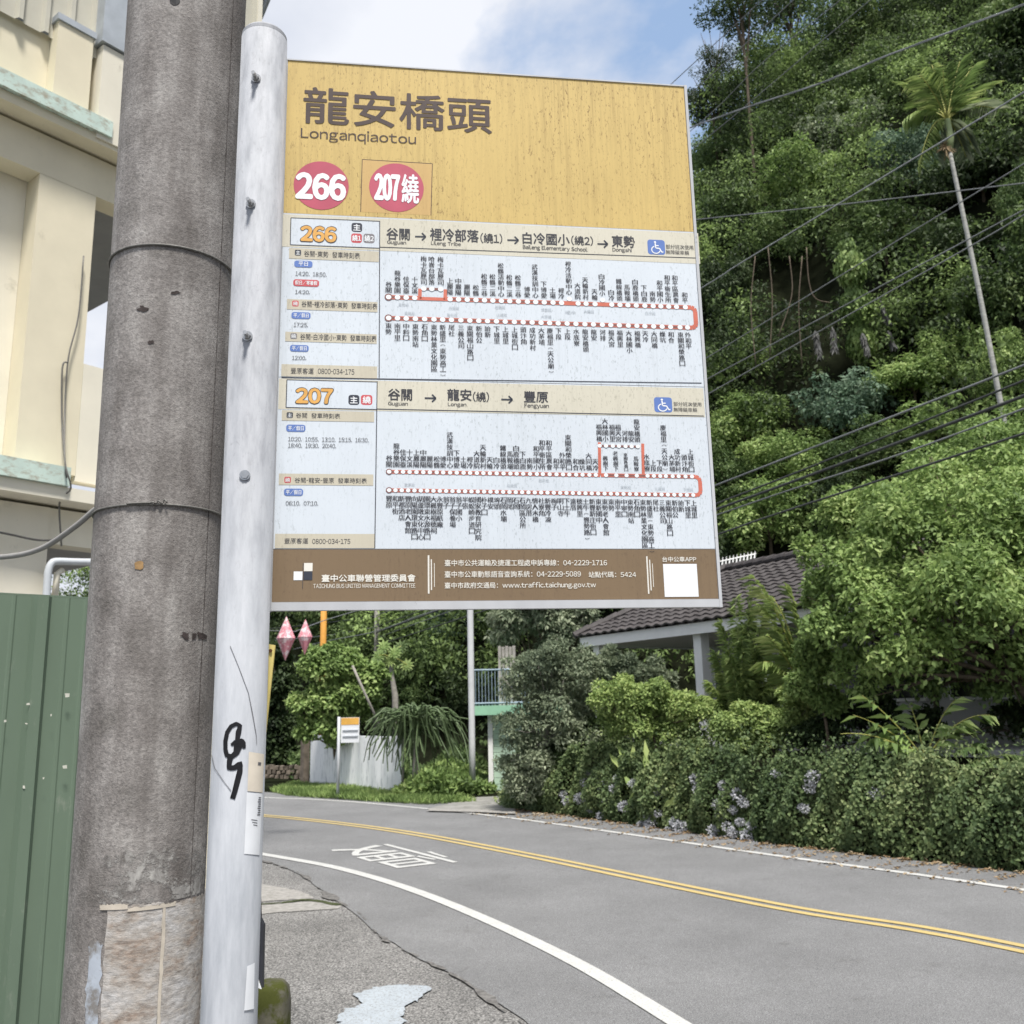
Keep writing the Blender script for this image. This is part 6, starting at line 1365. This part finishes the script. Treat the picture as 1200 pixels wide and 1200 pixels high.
# overhead cables
m_line_d = plain('dark_cable', (.045, .048, .05), .6, 0, .2, 3); m_line_l = plain('light_cable', (.24, .255, .27), .5, 0, .15, 3); m_line_g = plain('grey_line', (.16, .17, .18), .6, 0, .2, 3)
def wire(pts, Y0, Y1, r, mat, label, name='overhead_cable', twist=0):
    p2 = smooth3([(x, y, 0) for x, y in pts], 10); xs = np.array([p[0] for p in p2]); t = (xs - xs[0]) / (xs[-1] - xs[0]); Ys = 1 / ((1 - t) / Y0 + t / Y1)
    P = [at(p[0], p[1], Y_) for p, Y_ in zip(p2, Ys)]
    if not twist: return tubes(name, P, r, mat, label, 'cable')
    root = thing(name, P[0], label, 'cable')
    s = np.concatenate([[0], np.cumsum(np.linalg.norm(np.diff(np.array(P), axis=0), axis=1))]); q = np.arange(0, s[-1], .12); A = np.stack([np.interp(q, s, np.array(P)[:, k_]) for k_ in range(3)], 1)
    for j_ in range(twist):
        ph = q * 3.2 + j_ * 2 * PI / twist; Q = A + np.stack([0 * q, np.cos(ph) * r * 1.3, np.sin(ph) * r * 1.3], 1); tubes('strand', list(Q), r, mat, parent=root, n=5)
    return root
wire([(1300, -36), (1200, 5), (1120, 35), (1040, 65), (960, 98), (880, 124), (810, 149), (700, 190), (545, 262)], 8, 20, 0.0058, m_line_l, 'thick twisted pale cable bundle sagging across the upper forest', twist=3)
wire([(1010, -110), (893, 0), (800, 86), (700, 178), (545, 300)], 10, 20, 0.0068, m_line_g, 'thin line crossing the open sky, farthest left of the steep lines')
wire([(1050, -108), (930, 0), (807, 112), (700, 205), (545, 335)], 10, 20, 0.0068, m_line_g, 'second steep thin line, reaching the sign at its upper right corner')
wire([(1120, -110), (985, 0), (895, 72), (825, 140), (700, 240), (545, 355)], 10, 20, 0.0061, m_line_g, 'third steep thin line just above the cable bundle crossing')
wire([(1150, -105), (1020, 0), (920, 85), (828, 162), (700, 262), (545, 375)], 10, 20, 0.0061, m_line_g, 'fourth steep thin line crossing the cable bundle')
wire([(1320, 34), (1200, 108), (885, 298), (823, 337), (545, 505)], 8, 20, 0.0088, m_line_l, 'bright straight guy cable passing in front of the palm trunk top')
wire([(1320, 200), (1197, 215), (1000, 238), (818, 257), (545, 282)], 9, 20, 0.0075, m_line_g, 'nearly level thin line across the palm trunk')
wire([(1300, 130), (1190, 198), (1055, 280), (829, 419), (545, 592)], 9, 20, 0.0075, m_line_g, 'thin line over the crown above the dark hollow')
wire([(1310, 188), (1200, 246), (1130, 283), (831, 443), (545, 594)], 9, 20, 0.0082, m_line_g, 'upper line of the close pair crossing the dark hollow')
wire([(1310, 192), (1200, 252), (1140, 287), (831, 461), (545, 622)], 9, 20, 0.0082, m_line_g, 'lower line of the close pair crossing the dark hollow')
wire([(1310, 385), (1200, 428), (838, 569), (440, 722)], 9, 30, 0.0136, m_line_g, 'grey upper cable of the lower group above the fruit tree')
wire([(1310, 402), (1200, 446), (840, 590), (440, 735)], 9, 30, 0.0136, m_line_d, 'dark second cable of the lower group above the fruit tree')
wire([(1310, 420), (1200, 464), (1017, 532), (842, 596), (440, 742)], 9, 30, 0.0204, m_line_d, 'thickest black cable of the lower group above the fruit tree')
wire([(1310, 440), (1200, 479), (1053, 533), (850, 600), (440, 748)], 9, 30, 0.0116, m_line_g, 'thin cable just under the thickest black one')
wire([(1310, 470), (1200, 508), (917, 600), (800, 640), (440, 757)], 9, 30, 0.0150, m_line_d, 'lowest dark cable, passing through the top of the fruit tree')
wire([(440, 722), (380, 730), (300, 738), (200, 742)], 30, 40, 0.0136, m_line_d, 'cable running left from the telegraph pole above the orange pole')
wire([(440, 735), (380, 745), (300, 752), (200, 760)], 30, 40, 0.0136, m_line_g, 'second cable running left from the telegraph pole')
wire([(540, 705), (490, 722), (440, 740), (380, 752), (310, 770)], 20, 36, 0.0122, m_line_g, 'slanting cable between the steel post and the telegraph pole')

# pink lanterns on their string
m_pink = plain('pink_lantern', (.62, .25, .30), .5, 0, .2, 20, dirt=(.78, .66, .68), dirt_lo=.50, dirt_hi=.58, dirt_scale=14)
wl_ = tubes('lantern_string', [bA * [1, 1, 0] + be * (sR + .02) + [0, 0, 2.75], at(295, 745, 13.2), at(316, 739, 13.1), at(346, 740, 13), at(380, 727, 13.6), at(420, 715, 14.2), at(470, 690, 15.5), [sb[0], sb[1] - .07, 5.2]], .006, m_line_g, 'thin string carrying the pink diamond lanterns', 'string')
for x, y, w, h, lab in [(335, 748, 11, 26, 'larger pink diamond lantern, nearer to the sign post'), (357.5, 746.5, 8.5, 21, 'smaller pink diamond lantern on the right of the pair')]:
    c_ = at(x, y, 13.0); R_, Hh = px_size(w, 13), px_size(h, 13); mb = MB(); k_ = 8; vs = [c_ + [0, 0, Hh]] + [c_ + [R_ * math.cos(2 * PI * i_ / k_), R_ * .9 * math.sin(2 * PI * i_ / k_), 0] for i_ in range(k_)] + [c_ - [0, 0, Hh]]
    mb.add(vs, [(0, 1 + i_, 1 + (i_ + 1) % k_) for i_ in range(k_)] + [(k_ + 1, 1 + (i_ + 1) % k_, 1 + i_) for i_ in range(k_)]); o = obj('lantern', mb, m_pink); tag(o, lab, 'lantern')

canopy_thing('round_tree', 'bright light green round tree above the left end of the white banner', 'tree', 21.6,
    [(385, 790, 34), (415, 785, 26), (365, 830, 26), (395, 825, 34), (425, 820, 24), (358, 858, 14), (395, 858, 22), (345, 825, 10), (440, 790, 16)], 15000, .12, .07, LM['light'], trunk_to=tuple(ground_at(392, 22.5)), dens=.42)
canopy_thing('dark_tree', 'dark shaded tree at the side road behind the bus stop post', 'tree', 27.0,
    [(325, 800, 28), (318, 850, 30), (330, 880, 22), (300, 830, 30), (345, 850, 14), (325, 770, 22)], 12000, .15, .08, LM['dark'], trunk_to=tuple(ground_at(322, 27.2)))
# low stone wall by the side road
sw = thing('stone_wall', ground_at(330, 25.0), 'low wall of brown stones along the side road under the dark tree', 'wall'); m_stn = plain('brown_stone', (.15, .125, .10), .95, 0, .35, 8, .4)
for r_ in range(3):
    for i_ in range(9):
        c_ = at(308 + i_ * 5.6 + r_ * 2.6 + random.uniform(-.6, .6), 909.5 - r_ * 5.0 + random.uniform(-.8, .8), 25.0); mb = MB(); k_ = rng.uniform(.99, 1.01, (8,)) if False else np.ones(8); w_, h_ = .065 * random.uniform(.7, 1.05), .058 * random.uniform(.7, 1.05)
        mb.hexa([c_ + np.array([sx * w_, sy * .09, sz * h_]) * rng.uniform(.75, 1.1) for j_, (sx, sy, sz) in enumerate([(-1, -1, -1), (1, -1, -1), (1, 1, -1), (-1, 1, -1), (-1, -1, 1), (1, -1, 1), (1, 1, 1), (-1, 1, 1)])]); obj('stone', mb, m_stn, sw)
# white banner board
bl0, br0 = at(363, 919, 23.2), at(462, 931, 20.0); bht = at(365, 862, 23.2)[2] - bl0[2]
bo = nrm((br0 - bl0) * [1, 1, 0]); bl0[2] = br0[2] = min(bl0[2], br0[2]) + .03; br0 = br0 + bo * .28; bnn = np.array([bo[1], -bo[0], 0])
ban = thing('banner_board', (bl0 + br0) / 2 * [1, 1, 0], 'long white stained banner board beside the road under the round tree', 'banner')
m_ban = plain('white_banner', (.84, .85, .86), .6, 0, .05, 3, 0, dirt=(.48, .50, .52), dirt_lo=.52, dirt_hi=.66, dirt_scale=4, dirt_vec=(2.5, 2.5, .5))
N_ = 40; mb = MB(); vs = []; Lb = np.linalg.norm(br0 - bl0)
for j_ in range(2):
    for i_ in range(N_ + 1): vs.append(bl0 + bo * Lb * i_ / N_ + bnn * .012 * math.sin(i_ * 1.1) + [0, 0, bht * j_ + .01 * math.sin(i_ * .7)])
mb.add(vs, [(i_, i_ + 1, N_ + 2 + i_, N_ + 1 + i_) for i_ in range(N_)]); obj('sheet', mb, m_ban, ban)
for k_ in range(5):
    p = bl0 + bo * (Lb * k_ / 4); mb = MB(); mb.tube([[p[0] - bnn[0] * .04, p[1] - bnn[1] * .04, 0], [p[0] - bnn[0] * .04, p[1] - bnn[1] * .04, bl0[2] + bht]], .025, 8); obj('post', mb, m_cpole, ban, True)
for z_ in (.01, bht - .02): mb = MB(); mb.tube([bl0 + [0, 0, z_] - bnn * .03, br0 + [0, 0, z_] - bnn * .03], .02, 8); obj('rail', mb, m_galv, ban, True)
q_ = at(357, 900, 23.6); mb = MB(); mb.tube([[q_[0], q_[1], 0], [q_[0], q_[1], at(358, 868, 23.6)[2]]], .11, 4); tag(obj('brick_pillar', mb, m_stn), 'short brown pillar at the left end of the white banner', 'pillar')
# small far bus stop sign
fb = G(385, 938); fb = at(384.5, 936, 19.3); fb[2] = 0
root = thing('far_bus_stop', fb, 'small distant bus stop sign with an orange header before the white banner', 'bus stop sign')
zt_ = at(397, 840, 19.3)[2]; mb = MB(); px0 = at(397, 860, 19.3); mb.tube([[px0[0], px0[1], 0], [px0[0], px0[1], zt_]], .030, 12); obj('post', mb, m_galv, root, True)
def fq(x0, x1, y0, y1, name, mat, dy=0): a_, b_ = at(x0, y1, 19.3), at(x1, y0, 19.3); mb = MB(); mb.box(a_[0], b_[0], 19.27 + dy, 19.29 + dy, a_[2], b_[2]); return obj(name, mb, mat, root)
fq(399.6, 421.5, 840.5, 870.5, 'panel', m_pb); fq(400.2, 421, 841, 849.5, 'header', plain('orange_header', (.68, .38, .08), .6), -.005)
for y_ in (855, 862): fq(402, 420, y_, y_ + .8, 'print_row', K['faint'], -.024)
# papaya
pp0 = ground_at(464, 23.0); ptop = at(457.5, 770, 23.0)
root = thing('papaya_tree', pp0, 'slim papaya tree with a few yellow leaves right of the telegraph pole', 'tree')
mb = MB(); mb.tube([pp0, at(463, 815, 23), at(459, 790, 23), ptop], [.10, .075, .05, .035], 10); obj('trunk', mb, m_palebark, root, True)
for x, y, mt in [(450, 757, 'light'), (470, 757, 'mid'), (457, 774, 'yellow'), (477, 779, 'yellow'), (444, 768, 'light'), (463, 764, 'light')]:
    e = at(x, y, 23 + random.uniform(-.3, .3)); n = 11; an = np.linspace(0, 2 * PI, n, endpoint=False); T = np.stack([np.cos(an), np.sin(an) * .4 - .3, np.sin(an) * .9 - .1], 1)
    v, t = leaves(np.tile(e, (n, 1)), T, np.tile([0, -1, .6], (n, 1)), .19, .075, .1, .25); lf = obj_np('leaf', v, t, LM[mt], root); mb = MB(); mb.tube([ptop, (ptop + e) / 2 + [0, 0, .04], e], .008, 5); obj('stem', mb, m_yst, lf)
tubes('bare_stake', [at(413, 780, 21.0), at(430, 818, 21.1), at(445, 850, 21.2)], .03, m_palebark, 'pale bare stick leaning out of the round tree', 'stick')
# drooping climbing cactus on a post
dc = at(487, 925, 19.2); dc[2] = 0
root = thing('climbing_cactus', dc, 'drooping strap stemmed cactus thicket hanging over the right end of the banner', 'cactus'); m_cac = plain('cactus_stem', (.085, .125, .055), .6, 0, .3, 4)
topc = at(487, 838, 19.3); mb = MB(); mb.tube([dc, topc], [.07, .05], 8); obj('support', mb, m_palebark, root, True)
for i_ in range(120):
    a_ = random.uniform(0, 2 * PI); sx = random.uniform(-62, 66); s0 = topc + [random.uniform(-.35, .35), random.uniform(-.3, .3), random.uniform(-.5, .1)]
    pk = at(487 + sx * .55, 826 + abs(sx) * .12 + random.uniform(-4, 12), 19.2 + random.uniform(-.6, .6)); ed = at(487 + sx, 850 + random.uniform(5, 62) - abs(sx) * .25, 19.2 + random.uniform(-.7, .7))
    mb = MB(); mb.tube(smooth3([s0, pk, pk * .45 + ed * .55 + [random.uniform(-.12, .12), 0, random.uniform(-.05, .14)], ed], 4), stop_at(.022, .011, 13), 4); obj('stem', mb, m_cac, root)
# weeds and verge grass
def weeds(name, pts, n, L, W, mat, h, upw=1.0):
    poly = np.array([G(x, y)[:2] for x, y in pts]); lo, hi = poly.min(0), poly.max(0); P = []
    import itertools
    while len(P) < n:
        q = lo + rng.random((n, 2)) * (hi - lo); ins = np.zeros(len(q), bool); j = len(poly) - 1
        for i in range(len(poly)):
            xi, yi, xj, yj = *poly[i], *poly[j]; c = ((yi > q[:, 1]) != (yj > q[:, 1])) & (q[:, 0] < (xj - xi) * (q[:, 1] - yi) / (yj - yi + 1e-12) + xi); ins ^= c; j = i
        P += list(q[ins])
    P = np.array(P[:n]); z = rng.random((n, 1)) * h * (0.6 + .4 * np.sin(P[:, :1] * 3)); P3 = np.concatenate([P, z], 1)
    v, t = leaves(P3, sph(n) * .7 + [0, 0, upw], sph(n) + [0, -.5, .4], rng.uniform(.6, 1.3, n) * L, W); return stuff(obj_np(name, v, t, mat))
weeds('verge_grass', [(318, 929), (345, 921), (470, 930), (520, 938), (560, 941), (500, 944), (430, 940), (370, 936), (335, 933)], 16000, .13, .022, LM['light'], .05)
weeds('roadside_weeds', [(462, 936), (470, 925), (500, 921), (575, 917), (580, 927), (545, 934), (520, 940)], 14000, .13, .07, LM['light'], .55, .4)
weeds('roadside_weeds', [(340, 917), (360, 910), (560, 915), (575, 905), (420, 900), (340, 905)], 9000, .16, .08, LM['mid'], .7, .4)
# concrete apron in front of the shed
mb = MB(); mb.add([tuple(G(x, y, .03)) for x, y in [(500, 948), (540, 938), (560, 934), (604, 932), (604, 951), (560, 949)]], [tuple(range(6))]); up(struct(obj('driveway', mb, plain('grey_apron', (.24, .235, .22), .9, 0, .2, 3, dirt=(.12, .12, .1), dirt_lo=.55, dirt_hi=.66, dirt_scale=5))))
mb = MB(); mb.add([tuple(G(x, y, .036)) for x, y in [(500, 950), (560, 951.5), (604, 953.5), (604, 950), (560, 948.5), (505, 947)]], [tuple(range(6))]); up(struct(obj('kerb_edge', mb, m_conc)))
# mint green shed with railed deck
shb = at(577, 932, 20.6); shb[2] = 0; shed = thing('mint_shed', shb, 'pale mint green garage wall with a small railed deck at the left of the shrubs', 'shed')
m_mintw = plain('mint_wall', (.50, .66, .52), .7, 0, .06, 3, vec=(1, 1, 6)); m_bluer = plain('blue_grey_railing', (.28, .36, .42), .5, .2, .1, 6)
x0 = at(577, 900, 20.6)[0]; zt2 = at(577, 838, 20.6)[2]
for k_ in range(12): mb = MB(); h_ = zt2 / 12; mb.box(x0 + .03, x0 + 1.6, 20.62, 20.64, k_ * h_ + .004, (k_ + 1) * h_ - .004); obj('board', mb, m_mintw, shed)
mb = MB(); mb.box(x0 - .08, x0 + .02, 20.55, 20.68, 0, zt2); obj('corner_post', mb, m_hwhite, shed)
xa = at(556, 830, 20.6)[0]; zd = at(556, 829, 20.6)[2]; mb = MB(); mb.box(xa, x0 + 1.6, 20.3, 21.8, zt2 + .004, zd + .03); obj('deck', mb, plain('mint_deck', (.30, .55, .38), .6, 0, .1, 4), shed)
zt3 = at(556, 786, 20.6)[2]
for k_ in range(16): mb = MB(); x_ = xa + .04 + k_ * .07; mb.tube([[x_, 20.34, zd + .03], [x_, 20.34, zt3]], .009, 5); obj('baluster', mb, m_bluer, shed)
for z_ in (zd + .08, zt3): mb = MB(); mb.tube([[xa, 20.34, z_], [xa + 1.2, 20.34, z_]], .02, 8); obj('handrail', mb, m_bluer, shed)
for k_ in range(5): mb = MB(); x_ = at(584 + k_ * 4.2, 780, 20.9)[0]; mb.box(x_, x_ + .066, 20.88 + .02 * (k_ % 2), 20.95, zd + .03, at(590, 757 + k_ % 2, 20.9)[2]); obj('upright_sheet', mb, m_cpole, shed)

print('TRIS', sum(len(m.polygons) * 1 for m in bpy.data.meshes))
